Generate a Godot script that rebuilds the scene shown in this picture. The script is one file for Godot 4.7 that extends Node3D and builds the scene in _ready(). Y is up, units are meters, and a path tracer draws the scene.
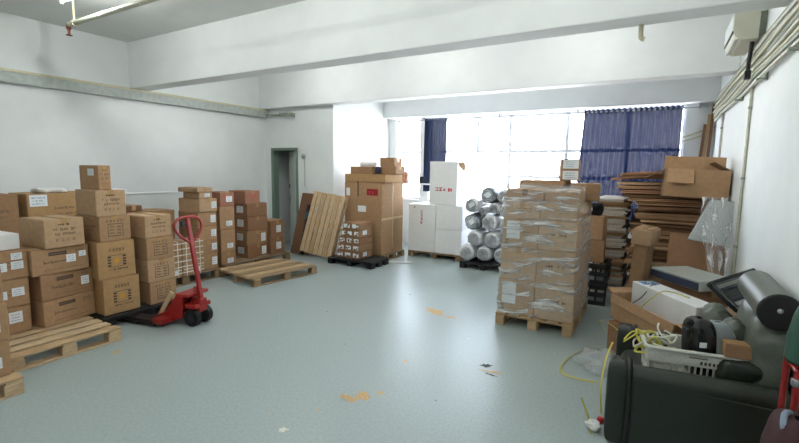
extends Node3D
# A warehouse room: x runs along the ceiling beams, -z towards the window wall, metres.

var rng := RandomNumberGenerator.new()
var used := {}
var M := {}
var noise := FastNoiseLite.new()

class MB:
	var v := PackedVector3Array()
	var n := PackedVector3Array()
	var t := PackedVector2Array()

	func tri(a: Vector3, b: Vector3, c: Vector3, na: Vector3, nb: Vector3, nc: Vector3) -> void:
		var g := (c - a).cross(b - a)
		if g.dot(na + nb + nc) < 0.0:
			v.append_array([a, c, b]); n.append_array([na, nc, nb])
		else:
			v.append_array([a, b, c]); n.append_array([na, nb, nc])
		t.append_array([Vector2.ZERO, Vector2.ZERO, Vector2.ZERO])

	func quad(a: Vector3, b: Vector3, c: Vector3, d: Vector3, nn: Vector3) -> void:
		tri(a, b, c, nn, nn, nn); tri(a, c, d, nn, nn, nn)

	func flat(a: Vector3, b: Vector3, c: Vector3, out: Vector3) -> void:
		var g := (b - a).cross(c - a).normalized()
		if g.dot(out) < 0.0: g = -g
		tri(a, b, c, g, g, g)

	func box(xf: Transform3D, s: Vector3, bev := 0.003) -> void:
		var h := s * 0.5
		var b := minf(bev, minf(h.x, minf(h.y, h.z)) * 0.9)
		var i := h - Vector3(b, b, b)
		var B := xf.basis
		for ax in 3:
			for sg in [-1.0, 1.0]:
				var p: Array[Vector3] = []
				var e1 := (ax + 1) % 3
				var e2 := (ax + 2) % 3
				for q in [[-1, -1], [1, -1], [1, 1], [-1, 1]]:
					var c := Vector3.ZERO
					c[ax] = h[ax] * sg
					c[e1] = i[e1] * q[0]
					c[e2] = i[e2] * q[1]
					p.append(xf * c)
				var nn := Vector3.ZERO
				nn[ax] = sg
				quad(p[0], p[1], p[2], p[3], (B * nn).normalized())
		if b < 0.0004: return
		for ax in 3:
			var e1 := (ax + 1) % 3
			var e2 := (ax + 2) % 3
			for s1 in [-1.0, 1.0]:
				for s2 in [-1.0, 1.0]:
					var p: Array[Vector3] = []
					for k in [[-1, 0], [1, 0], [1, 1], [-1, 1]]:
						var c := Vector3.ZERO
						c[ax] = i[ax] * k[0]
						c[e1] = (h[e1] if k[1] == 0 else i[e1]) * s1
						c[e2] = (i[e2] if k[1] == 0 else h[e2]) * s2
						p.append(xf * c)
					var nn := Vector3.ZERO
					nn[e1] = s1; nn[e2] = s2
					quad(p[0], p[1], p[2], p[3], (B * nn).normalized())
		for sx in [-1.0, 1.0]:
			for sy in [-1.0, 1.0]:
				for sz in [-1.0, 1.0]:
					var nn := (B * Vector3(sx, sy, sz)).normalized()
					tri(xf * Vector3(h.x * sx, i.y * sy, i.z * sz), xf * Vector3(i.x * sx, h.y * sy, i.z * sz), xf * Vector3(i.x * sx, i.y * sy, h.z * sz), nn, nn, nn)

	func bx(x0: float, x1: float, y0: float, y1: float, z0: float, z1: float, bev := 0.003) -> void:
		box(Transform3D(Basis(), Vector3((x0 + x1) / 2, (y0 + y1) / 2, (z0 + z1) / 2)), Vector3(absf(x1 - x0), absf(y1 - y0), absf(z1 - z0)), bev)

	func beam(a: Vector3, b: Vector3, w: float, hh: float, up := Vector3.UP, bev := 0.002) -> void:
		var d := (b - a).normalized()
		var r := d.cross(up).normalized()
		var u := r.cross(d)
		box(Transform3D(Basis(r, u, d), (a + b) / 2), Vector3(w, hh, a.distance_to(b)), bev)

	func tube(pts: Array, r: float, sides := 8, caps := true, taper: Array = []) -> void:
		var m := pts.size()
		var rings := []
		var up := Vector3.UP
		var d0: Vector3 = (pts[1] - pts[0]).normalized()
		if absf(d0.dot(up)) > 0.9: up = Vector3.RIGHT
		for k in m:
			var a: Vector3 = pts[maxi(k - 1, 0)]
			var c: Vector3 = pts[mini(k + 1, m - 1)]
			var d := (c - a).normalized()
			var s := d.cross(up)
			if s.length() < 0.01: s = d.cross(Vector3(0.3, 0.5, 0.8))
			s = s.normalized()
			up = s.cross(d).normalized()
			var rr: float = r * (taper[k] if taper.size() > k else 1.0)
			var ring := []
			for j in sides:
				var an := TAU * j / sides
				var o := s * cos(an) + up * sin(an)
				ring.append([pts[k] + o * rr, o])
			rings.append(ring)
		for k in m - 1:
			for j in sides:
				var j2 := (j + 1) % sides
				var A = rings[k][j]; var Bq = rings[k][j2]; var C = rings[k + 1][j2]; var D = rings[k + 1][j]
				tri(A[0], Bq[0], C[0], A[1], Bq[1], C[1]); tri(A[0], C[0], D[0], A[1], C[1], D[1])
		if caps:
			for e in [0, m - 1]:
				var dd: Vector3 = (pts[0] - pts[1]).normalized() if e == 0 else (pts[m - 1] - pts[m - 2]).normalized()
				for j in sides:
					tri(pts[e], rings[e][j][0], rings[e][(j + 1) % sides][0], dd, dd, dd)

	func lathe(prof: Array, sides: int, xf := Transform3D()) -> void:
		# prof: Vector2(radius, height); smooth round the axis, smooth along the profile too
		var nr := []
		for k in prof.size():
			var a: Vector2 = prof[maxi(k - 1, 0)]
			var b: Vector2 = prof[mini(k + 1, prof.size() - 1)]
			var d := (b - a).normalized()
			nr.append(Vector2(d.y, -d.x))
		for k in prof.size() - 1:
			for j in sides:
				var a0 := TAU * j / sides
				var a1 := TAU * (j + 1) / sides
				var P := []
				for q in [[k, a0], [k, a1], [k + 1, a1], [k + 1, a0]]:
					var pr: Vector2 = prof[q[0]]
					var nn: Vector2 = nr[q[0]]
					P.append([xf * Vector3(pr.x * cos(q[1]), pr.y, pr.x * sin(q[1])), (xf.basis * Vector3(nn.x * cos(q[1]), nn.y, nn.x * sin(q[1]))).normalized()])
				tri(P[0][0], P[1][0], P[2][0], P[0][1], P[1][1], P[2][1])
				tri(P[0][0], P[2][0], P[3][0], P[0][1], P[2][1], P[3][1])

	func cyl(xf: Transform3D, r: float, h: float, sides := 16, r2 := -1.0) -> void:
		# along local y, base at the origin, flat ends
		var q := r if r2 < 0 else r2
		for j in sides:
			var a0 := TAU * j / sides
			var a1 := TAU * (j + 1) / sides
			var n0 := xf.basis * Vector3(cos(a0), 0, sin(a0))
			var n1 := xf.basis * Vector3(cos(a1), 0, sin(a1))
			var A := xf * Vector3(r * cos(a0), 0, r * sin(a0)); var Bq := xf * Vector3(r * cos(a1), 0, r * sin(a1))
			var C := xf * Vector3(q * cos(a1), h, q * sin(a1)); var D := xf * Vector3(q * cos(a0), h, q * sin(a0))
			tri(A, Bq, C, n0, n1, n1); tri(A, C, D, n0, n1, n0)
			var y := xf.basis.y.normalized()
			tri(xf * Vector3.ZERO, A, Bq, -y, -y, -y); tri(xf * Vector3(0, h, 0), C, D, y, y, y)

	func grid(P: Array, wrap := false, uvs := false) -> void:
		# P[row][col] of Vector3, smooth normals from neighbours
		var R := P.size()
		var C: int = P[0].size()
		var N := []
		for i in R:
			var row := []
			for j in C:
				var l: Vector3 = P[i][(j - 1 + C) % C] if wrap else P[i][maxi(j - 1, 0)]
				var r: Vector3 = P[i][(j + 1) % C] if wrap else P[i][mini(j + 1, C - 1)]
				var u: Vector3 = P[maxi(i - 1, 0)][j]
				var d: Vector3 = P[mini(i + 1, R - 1)][j]
				var g := (r - l).cross(d - u)
				row.append(g.normalized() if g.length() > 1e-9 else Vector3.UP)
			N.append(row)
		for i in R - 1:
			for j in (C if wrap else C - 1):
				var j2 := (j + 1) % C
				v.append_array([P[i][j], P[i + 1][j2], P[i][j2], P[i][j], P[i + 1][j], P[i + 1][j2]])
				n.append_array([N[i][j], N[i + 1][j2], N[i][j2], N[i][j], N[i + 1][j], N[i + 1][j2]])
				t.append_array([Vector2(j, i), Vector2(j + 1, i + 1), Vector2(j + 1, i), Vector2(j, i), Vector2(j, i + 1), Vector2(j + 1, i + 1)])

	func prism(poly: PackedVector2Array, depth: float, xf: Transform3D) -> void:
		var ix := Geometry2D.triangulate_polygon(poly)
		var z := xf.basis.z.normalized()
		for k in range(0, ix.size(), 3):
			var a := poly[ix[k]]; var b := poly[ix[k + 1]]; var c := poly[ix[k + 2]]
			tri(xf * Vector3(a.x, a.y, depth), xf * Vector3(b.x, b.y, depth), xf * Vector3(c.x, c.y, depth), z, z, z)
			tri(xf * Vector3(a.x, a.y, 0), xf * Vector3(b.x, b.y, 0), xf * Vector3(c.x, c.y, 0), -z, -z, -z)
		var cw := Geometry2D.is_polygon_clockwise(poly)
		for k in poly.size():
			var a := poly[k]; var b := poly[(k + 1) % poly.size()]
			var d := (b - a).normalized()
			var o := Vector2(d.y, -d.x) * (-1.0 if cw else 1.0)
			var nn := (xf.basis * Vector3(o.x, o.y, 0)).normalized()
			quad(xf * Vector3(a.x, a.y, 0), xf * Vector3(b.x, b.y, 0), xf * Vector3(b.x, b.y, depth), xf * Vector3(a.x, a.y, depth), nn)

	func mesh() -> ArrayMesh:
		var arr := []
		arr.resize(Mesh.ARRAY_MAX)
		arr[Mesh.ARRAY_VERTEX] = v
		arr[Mesh.ARRAY_NORMAL] = n
		arr[Mesh.ARRAY_TEX_UV] = t
		var m := ArrayMesh.new()
		m.add_surface_from_arrays(Mesh.PRIMITIVE_TRIANGLES, arr)
		return m

func numbered(called: String) -> String:
	if not used.has(called):
		used[called] = 0
		return called
	used[called] += 1
	return "%s_%03d" % [called, used[called]]

func obj(called: String, shape, m: Material, parent: Node = self) -> MeshInstance3D:
	var o := MeshInstance3D.new()
	o.mesh = shape.mesh() if shape is MB else shape
	o.material_override = m
	if parent == self:
		o.name = numbered(called)
		add_child(o)
	else:
		o.name = called
		parent.add_child(o, true)
	return o

func tag(o: Node, label: String, category: String, group := "") -> Node:
	o.set_meta("label", label)
	o.set_meta("category", category)
	if group != "": o.set_meta("group", group)
	return o

func thing(called: String, label: String, category: String, at := Vector3.ZERO, turn := 0.0, group := "") -> Node3D:
	var o := Node3D.new()
	o.name = numbered(called)
	add_child(o)
	o.position = at
	o.rotation_degrees.y = turn
	tag(o, label, category, group)
	return o

func struct(called: String, shape, m: Material) -> MeshInstance3D:
	var o := obj(called, shape, m)
	o.set_meta("kind", "structure")
	return o

func at(p: Vector3, rot := Vector3.ZERO) -> Transform3D:
	return Transform3D(Basis.from_euler(rot * PI / 180.0), p)

func ntex(freq: float, lo: float, hi: float, sd: int, size := 256, oct := 4, type := FastNoiseLite.TYPE_SIMPLEX_SMOOTH) -> NoiseTexture2D:
	var f := FastNoiseLite.new()
	f.noise_type = type
	f.frequency = freq
	f.seed = sd
	f.fractal_octaves = oct
	var tx := NoiseTexture2D.new()
	tx.width = size; tx.height = size
	tx.seamless = true
	tx.noise = f
	var g := Gradient.new()
	g.set_color(0, Color(lo, lo, lo)); g.set_color(1, Color(hi, hi, hi))
	tx.color_ramp = g
	return tx

func image_tex(w: int, h: int, f: Callable) -> ImageTexture:
	var im := Image.create(w, h, false, Image.FORMAT_RGBA8)
	for y in h:
		for x in w:
			im.set_pixel(x, y, f.call(x, y))
	return ImageTexture.create_from_image(im)

func mat(c: Color, rough := 0.8, tex: Texture2D = null, scale := 1.0, o := {}) -> StandardMaterial3D:
	var m := StandardMaterial3D.new()
	m.albedo_color = c
	m.roughness = rough
	if tex:
		m.albedo_texture = tex
		m.uv1_triplanar = true
		m.uv1_scale = Vector3(scale, scale, scale) if not o.has("scale3") else o.scale3
		if o.get("world", false): m.uv1_world_triplanar = true
	m.metallic = o.get("metal", 0.0)
	if o.has("spec"): m.metallic_specular = o.spec
	if o.has("rough_tex"):
		m.roughness_texture = o.rough_tex
	if o.has("normal"):
		m.normal_enabled = true
		m.normal_texture = o.normal
		m.normal_scale = o.get("nscale", 0.5)
	if o.has("alpha"):
		m.transparency = BaseMaterial3D.TRANSPARENCY_ALPHA
		m.albedo_color.a = o.alpha
		m.cull_mode = BaseMaterial3D.CULL_DISABLED
	if o.has("backlight"):
		m.backlight_enabled = true
		m.backlight = o.backlight
	if o.has("glow"):
		m.emission_enabled = true
		m.emission = o.glow
		m.emission_energy_multiplier = o.get("power", 1.0)
	if o.get("two", false): m.cull_mode = BaseMaterial3D.CULL_DISABLED
	return m

func make_materials() -> void:
	var paper := ntex(0.03, 0.91, 1.0, 3)
	var wall := ntex(0.012, 0.975, 1.0, 5, 512, 5)
	var grain := ntex(0.02, 0.74, 1.0, 9, 512, 4)
	var floor_t := ntex(0.09, 0.90, 1.0, 12, 1024, 4)
	var floor_r := ntex(0.08, 0.29, 0.45, 13, 1024, 4)
	var scuff := ntex(0.05, 0.88, 1.0, 17)
	var crease := ntex(0.02, 0.0, 1.0, 21, 512, 4, FastNoiseLite.TYPE_SIMPLEX)
	crease.as_normal_map = true
	crease.bump_strength = 6.0
	M.wall = mat(Color(0.90, 0.915, 0.91), 0.75, wall, 0.35, {"world": true})
	M.beam = mat(Color(0.93, 0.94, 0.94), 0.75, wall, 0.3, {"world": true})
	M.ceiling = mat(Color(0.90, 0.91, 0.90), 0.85, wall, 0.3, {"world": true})
	M.floor = mat(Color(0.655, 0.705, 0.70), 1.0, floor_t, 0.35, {"world": true, "rough_tex": floor_r, "spec": 0.5})
	M.patch = mat(Color(0.84, 0.70, 0.50), 0.8, scuff, 3.0)
	M.patch_white = mat(Color(0.85, 0.84, 0.78), 0.7)
	M.patch_dark = mat(Color(0.27, 0.28, 0.27), 0.9)
	M.trunk = mat(Color(0.72, 0.75, 0.73), 0.6, scuff, 0.8)
	M.cream = mat(Color(0.83, 0.81, 0.68), 0.5, scuff, 2.0)
	M.pipe = mat(Color(0.80, 0.80, 0.72), 0.45, scuff, 2.0)
	M.pipe_grey = mat(Color(0.62, 0.64, 0.58), 0.5, scuff, 2.0)
	M.pipe_olive = mat(Color(0.52, 0.54, 0.44), 0.5, scuff, 2.0)
	M.k1 = mat(Color(0.67, 0.53, 0.39), 0.85, paper, 1.6)
	M.k2 = mat(Color(0.62, 0.48, 0.345), 0.85, paper, 1.8)
	M.k3 = mat(Color(0.70, 0.555, 0.38), 0.85, paper, 1.4)
	M.k4 = mat(Color(0.735, 0.605, 0.465), 0.85, paper, 1.5)
	M.k5 = mat(Color(0.58, 0.425, 0.305), 0.85, paper, 1.7)
	M.k6 = mat(Color(0.655, 0.455, 0.365), 0.85, paper, 1.7)
	M.k7 = mat(Color(0.78, 0.66, 0.53), 0.85, paper, 1.5)
	M.kdark = mat(Color(0.46, 0.33, 0.23), 0.9, paper, 1.7)
	M.kgrey = mat(Color(0.70, 0.675, 0.63), 0.8, scuff, 3.0)
	M.tape = mat(Color(0.70, 0.56, 0.38), 0.25)
	M.clear_tape = mat(Color(0.80, 0.70, 0.55), 0.2)
	M.ink = mat(Color(0.27, 0.22, 0.185), 0.8)
	M.ink_soft = mat(Color(0.49, 0.39, 0.30), 0.85)
	M.ink_yellow = mat(Color(0.80, 0.58, 0.16), 0.8)
	M.ink_red = mat(Color(0.80, 0.27, 0.32), 0.7)
	M.red_label = mat(Color(0.55, 0.09, 0.14), 0.5)
	M.sticker = mat(Color(0.90, 0.92, 0.93), 0.5)
	M.sticker_ink = mat(Color(0.52, 0.57, 0.64), 0.6)
	M.white_carton = mat(Color(0.92, 0.92, 0.915), 0.6, wall, 1.5)
	M.paper = mat(Color(0.92, 0.92, 0.91), 0.7, paper, 1.0)
	var ws := {"scale3": Vector3(9.0, 9.0, 0.7)}
	M.wood1 = mat(Color(0.875, 0.755, 0.60), 0.8, grain, 2.2, ws)
	M.wood2 = mat(Color(0.82, 0.69, 0.525), 0.8, grain, 2.0, ws)
	M.wood3 = mat(Color(0.69, 0.57, 0.425), 0.85, grain, 1.9, ws)
	M.wood_dull = mat(Color(0.58, 0.47, 0.345), 0.85, grain, 2.1, ws)
	M.wood_dull2 = mat(Color(0.64, 0.54, 0.41), 0.85, grain, 1.8, ws)
	M.wood_dull3 = mat(Color(0.53, 0.43, 0.32), 0.85, grain, 2.0, ws)
	M.wood_brown = mat(Color(0.50, 0.34, 0.23), 0.7, grain, 1.5, ws)
	M.black_plastic = mat(Color(0.075, 0.08, 0.085), 0.5, scuff, 3.0)
	M.black_gloss = mat(Color(0.05, 0.055, 0.07), 0.22)
	M.black_rubber = mat(Color(0.06, 0.06, 0.06), 0.8)
	M.red_paint = mat(Color(0.62, 0.13, 0.11), 0.4, scuff, 4.0)
	M.fork_paint = mat(Color(0.13, 0.10, 0.10), 0.5, scuff, 4.0)
	M.steel = mat(Color(0.66, 0.68, 0.69), 0.35, scuff, 3.0, {"metal": 0.8})
	M.steel_dark = mat(Color(0.20, 0.21, 0.24), 0.35, null, 1.0, {"metal": 0.6})
	M.silver = mat(Color(0.70, 0.71, 0.68), 0.4, scuff, 2.0, {"metal": 0.25})
	M.navy = mat(Color(0.13, 0.16, 0.24), 0.35)
	M.ac = mat(Color(0.80, 0.785, 0.71), 0.5)
	M.ac_white = mat(Color(0.88, 0.90, 0.89), 0.35)
	M.door = mat(Color(0.80, 0.83, 0.81), 0.5, scuff, 1.2)
	M.door_frame = mat(Color(0.42, 0.50, 0.45), 0.5, scuff, 2.0)
	M.frame_white = mat(Color(0.92, 0.92, 0.93), 0.5)
	M.glass = mat(Color(0.95, 0.97, 1.0), 0.02, null, 1.0, {"alpha": 0.06})
	M.curtain = mat(Color(0.18, 0.225, 0.35), 0.9, scuff, 3.0, {"two": true, "alpha": 0.9950, "backlight": Color(0.33, 0.38, 0.46)})
	M.plastic_wrap = mat(Color(0.90, 0.91, 0.93), 0.25, null, 1.0, {"alpha": 0.20, "normal": crease, "nscale": 0.6})
	# stretch film: nearly clear, milky creases round the load where doubled, plus painted-in window glare
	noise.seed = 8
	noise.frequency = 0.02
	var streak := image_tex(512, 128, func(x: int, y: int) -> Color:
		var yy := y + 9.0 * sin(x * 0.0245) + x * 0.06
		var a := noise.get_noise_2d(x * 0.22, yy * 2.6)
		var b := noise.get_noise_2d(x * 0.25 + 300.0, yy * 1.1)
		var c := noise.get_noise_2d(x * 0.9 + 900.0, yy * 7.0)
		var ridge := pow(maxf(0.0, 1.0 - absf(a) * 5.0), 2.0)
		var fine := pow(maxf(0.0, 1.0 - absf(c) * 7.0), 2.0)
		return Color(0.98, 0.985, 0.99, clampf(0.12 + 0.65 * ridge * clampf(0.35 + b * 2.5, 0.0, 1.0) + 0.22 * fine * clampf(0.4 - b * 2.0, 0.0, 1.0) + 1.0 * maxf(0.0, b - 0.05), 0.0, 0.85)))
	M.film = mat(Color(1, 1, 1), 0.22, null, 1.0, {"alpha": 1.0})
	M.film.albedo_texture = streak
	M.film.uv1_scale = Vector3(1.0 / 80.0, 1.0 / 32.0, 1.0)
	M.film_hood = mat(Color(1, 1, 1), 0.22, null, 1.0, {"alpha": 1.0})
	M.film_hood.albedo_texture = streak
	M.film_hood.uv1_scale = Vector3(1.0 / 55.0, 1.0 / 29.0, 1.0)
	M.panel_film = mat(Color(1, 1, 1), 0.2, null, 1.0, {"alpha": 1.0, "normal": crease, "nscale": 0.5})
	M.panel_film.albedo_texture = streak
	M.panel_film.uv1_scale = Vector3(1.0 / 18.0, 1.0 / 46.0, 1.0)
	M.foam = mat(Color(0.72, 0.735, 0.735), 0.6, scuff, 3.0)
	M.roll = mat(Color(0.91, 0.915, 0.925), 0.3, scuff, 4.0)
	M.roll_dark = mat(Color(0.50, 0.53, 0.555), 0.45, scuff, 4.0)
	M.roll_core = mat(Color(0.58, 0.60, 0.62), 0.6, scuff, 5.0)
	M.leather = mat(Color(0.125, 0.152, 0.12), 0.42, scuff, 3.0)
	M.leather_grey = mat(Color(0.36, 0.385, 0.345), 0.38, scuff, 3.0)
	M.leather_end = mat(Color(0.05, 0.055, 0.055), 0.5)
	M.basket = mat(Color(0.86, 0.86, 0.82), 0.4, scuff, 4.0)
	M.grey_plastic = mat(Color(0.55, 0.59, 0.60), 0.45, scuff, 3.0)
	M.cable_white = mat(Color(0.84, 0.84, 0.78), 0.5)
	M.cable_yellow = mat(Color(0.80, 0.76, 0.30), 0.45)
	M.cable_black = mat(Color(0.07, 0.07, 0.075), 0.5)
	M.strap_yellow = mat(Color(0.74, 0.70, 0.28), 0.4)
	M.net = mat(Color(0.88, 0.87, 0.82), 0.6)
	M.teal = mat(Color(0.10, 0.34, 0.40), 0.5)
	M.green_plastic = mat(Color(0.20, 0.36, 0.30), 0.35, scuff, 2.0)
	M.maroon = mat(Color(0.25, 0.12, 0.14), 0.8, scuff, 5.0)
	M.black_cloth = mat(Color(0.06, 0.065, 0.075), 0.9)
	M.blue_logo = mat(Color(0.36, 0.50, 0.68), 0.6)
	M.blue_dark = mat(Color(0.10, 0.14, 0.22), 0.6)
	M.tube_glow = mat(Color(1, 1, 1), 0.4, null, 1.0, {"glow": Color(0.93, 1.0, 0.97), "power": 6.0})
	M.lamp_body = mat(Color(0.88, 0.89, 0.87), 0.5)
	M.brass = mat(Color(0.42, 0.20, 0.16), 0.4, null, 1.0, {"metal": 0.5})
	M.red_plastic = mat(Color(0.72, 0.10, 0.12), 0.35)

# ---------------------------------------------------------------- builders

func face_xf(f: String, s: Vector3) -> Transform3D:
	match f:
		"+x": return Transform3D(Basis(Vector3(0, 0, -1), Vector3.UP, Vector3.RIGHT), Vector3(s.x / 2, s.y / 2, 0))
		"-x": return Transform3D(Basis(Vector3(0, 0, 1), Vector3.UP, Vector3.LEFT), Vector3(-s.x / 2, s.y / 2, 0))
		"-z": return Transform3D(Basis(Vector3(-1, 0, 0), Vector3.UP, Vector3(0, 0, -1)), Vector3(0, s.y / 2, -s.z / 2))
		"+y": return Transform3D(Basis(Vector3(1, 0, 0), Vector3(0, 0, -1), Vector3.UP), Vector3(0, s.y, 0))
	return Transform3D(Basis(), Vector3(0, s.y / 2, s.z / 2))

func face_size(f: String, s: Vector3) -> Vector2:
	if f == "+y": return Vector2(s.x, s.z)
	return Vector2(s.z, s.y) if f.ends_with("x") else Vector2(s.x, s.y)

func mark(mb: MB, fx: Transform3D, u: float, v: float, w: float, h: float, off := 0.0012) -> void:
	var a := fx * Vector3(u - w / 2, v - h / 2, off)
	var b := fx * Vector3(u + w / 2, v - h / 2, off)
	var c := fx * Vector3(u + w / 2, v + h / 2, off)
	var d := fx * Vector3(u - w / 2, v + h / 2, off)
	mb.quad(a, b, c, d, fx.basis.z.normalized())

func glyph(mb: MB, fx: Transform3D, u: float, v: float, s: float, off := 0.0012) -> void:
	# one worn printed character, too small in the photograph to read: a few strokes
	var st := s * 0.15
	mark(mb, fx, u, v + s * rng.randf_range(0.28, 0.42), s * 0.85, st, off)
	mark(mb, fx, u, v - s * rng.randf_range(0.25, 0.42), s * rng.randf_range(0.6, 0.95), st, off)
	mark(mb, fx, u + s * rng.randf_range(-0.3, 0.3), v, st, s * 0.9, off)
	if rng.randf() < 0.6: mark(mb, fx, u + s * rng.randf_range(-0.4, 0.4), v, st, s * 0.6, off)
	if rng.randf() < 0.6: mark(mb, fx, u, v, s * 0.6, st, off)

func words(mb: MB, fx: Transform3D, u: float, v: float, w: float, h: float) -> void:
	# a line of worn small print
	var x := u - w / 2
	while x < u + w / 2:
		var l := h * rng.randf_range(0.35, 0.9)
		mark(mb, fx, x + l / 2, v + h * rng.randf_range(-0.12, 0.12), l * 0.75, h * rng.randf_range(0.45, 1.0))
		x += l + (h * 0.7 if rng.randf() < 0.18 else 0.0)

func script_line(mb: MB, fx: Transform3D, u: float, v: float, w: float, h: float) -> void:
	# brush lettering: slanting strokes of changing height
	var x := u - w / 2
	var big := true
	while x < u + w / 2:
		var hh := h * (1.0 if big else rng.randf_range(0.3, 0.6))
		var l := h * rng.randf_range(0.22, 0.4)
		mark(mb, fx, x, v + hh * 0.2, h * 0.12, hh)
		mark(mb, fx, x + l * 0.5, v + hh * rng.randf_range(-0.2, 0.4), l, h * 0.12)
		x += l + h * 0.08
		big = rng.randf() < 0.16

func print_marks(t: Node3D, f: String, s: Vector3, style: String) -> void:
	var fx := face_xf(f, s)
	var fs := face_size(f, s)
	var ink := MB.new()
	var soft := MB.new()
	var W := fs.x
	var H := fs.y
	match style:
		"bar":
			mark(ink, fx, -0.06 * W, 0.27 * H, 0.31 * W, 0.14 * H)
			var lt := MB.new()
			var x := -0.19 * W
			while x < 0.07 * W:
				mark(lt, fx, x, 0.27 * H, 0.014 * W, 0.06 * H, 0.002)
				x += 0.024 * W
			obj("bar_lettering", lt, M.ink_soft, t).set_meta("kind", "stuff")
			script_line(ink, fx, -0.1 * W, -0.06 * H, 0.40 * W, 0.15 * H)
			words(soft, fx, 0.02 * W, -0.33 * H, 0.66 * W, 0.05 * H)
			for k in 3: mark(soft, fx, (0.27 + 0.05 * k) * W, 0.30 * H, 0.035 * W, 0.07 * H)
			words(soft, fx, 0.32 * W, 0.21 * H, 0.16 * W, 0.04 * H)
		"frame":
			for k in 5: glyph(ink, fx, (-0.16 + 0.085 * k) * W, 0.26 * H, 0.085 * W)
			for q in [[0.0, 0.11, 0.46, 0.012], [0.0, -0.2, 0.46, 0.012]]: mark(ink, fx, q[0] * W, q[1] * H, q[2] * W, q[3] * H)
			for k in 4:
				mark(ink, fx, -0.2 * W, (0.07 - 0.075 * k) * H, 0.09 * W, 0.045 * H)
				mark(ink, fx, 0.2 * W, (0.07 - 0.075 * k) * H, 0.09 * W, 0.045 * H)
			words(ink, fx, 0.02 * W, -0.27 * H, 0.5 * W, 0.045 * H)
			var yl := MB.new()
			mark(yl, fx, 0.0, -0.04 * H, 0.12 * W, 0.12 * H)
			obj("printed_square", yl, M.ink_yellow, t)
		"panel":
			for k in 5: glyph(ink, fx, (-0.26 + 0.115 * k) * W, 0.30 * H, 0.075 * W)
			for sgn in [-1.0, 1.0]:
				mark(ink, fx, sgn * 0.24 * W, -0.06 * H, 0.018 * W, 0.5 * H)
				mark(ink, fx, 0, -0.06 * H + sgn * 0.24 * H, 0.48 * W, 0.022 * H)
			for k in 3:
				mark(soft, fx, -0.12 * W, (0.08 - 0.13 * k) * H, 0.16 * W, 0.05 * H)
				mark(soft, fx, 0.12 * W, (0.06 - 0.13 * k) * H, 0.13 * W, 0.07 * H)
		"lines":
			words(ink, fx, -0.02 * W, 0.30 * H, 0.3 * W, 0.09 * H)
			words(soft, fx, -0.02 * W, 0.13 * H, 0.56 * W, 0.12 * H)
			words(soft, fx, 0.0, -0.03 * H, 0.5 * W, 0.10 * H)
			for k in 4: glyph(soft, fx, (-0.2 + 0.14 * k) * W, -0.24 * H, 0.09 * W)
		"small":
			words(soft, fx, 0.1 * W, 0.1 * H, 0.4 * W, 0.09 * H)
			words(soft, fx, 0.1 * W, -0.05 * H, 0.3 * W, 0.06 * H)
		"icons":
			for k in 2:
				mark(ink, fx, (-0.40 + 0.05 * k) * W, -0.26 * H, 0.03 * W, 0.07 * H)
				mark(ink, fx, (-0.40 + 0.05 * k) * W, -0.36 * H, 0.035 * W, 0.05 * H)
			words(soft, fx, 0.12 * W, 0.05 * H, 0.3 * W, 0.06 * H)
		"code":
			words(ink, fx, -0.18 * W, 0.02 * H, 0.16 * W, 0.09 * H)
			words(ink, fx, 0.16 * W, 0.02 * H, 0.22 * W, 0.09 * H)
		"red":
			var rd := MB.new()
			words(rd, fx, 0.0, 0.18 * H, 0.5 * W, 0.14 * H)
			words(rd, fx, 0.0, -0.1 * H, 0.3 * W, 0.1 * H)
			obj("red_print", rd, M.ink_red, t).set_meta("kind", "stuff")
	if ink.v.size() > 0: obj("print", ink, M.ink, t).set_meta("kind", "stuff")
	if soft.v.size() > 0: obj("faded_print", soft, M.ink_soft, t).set_meta("kind", "stuff")

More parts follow.
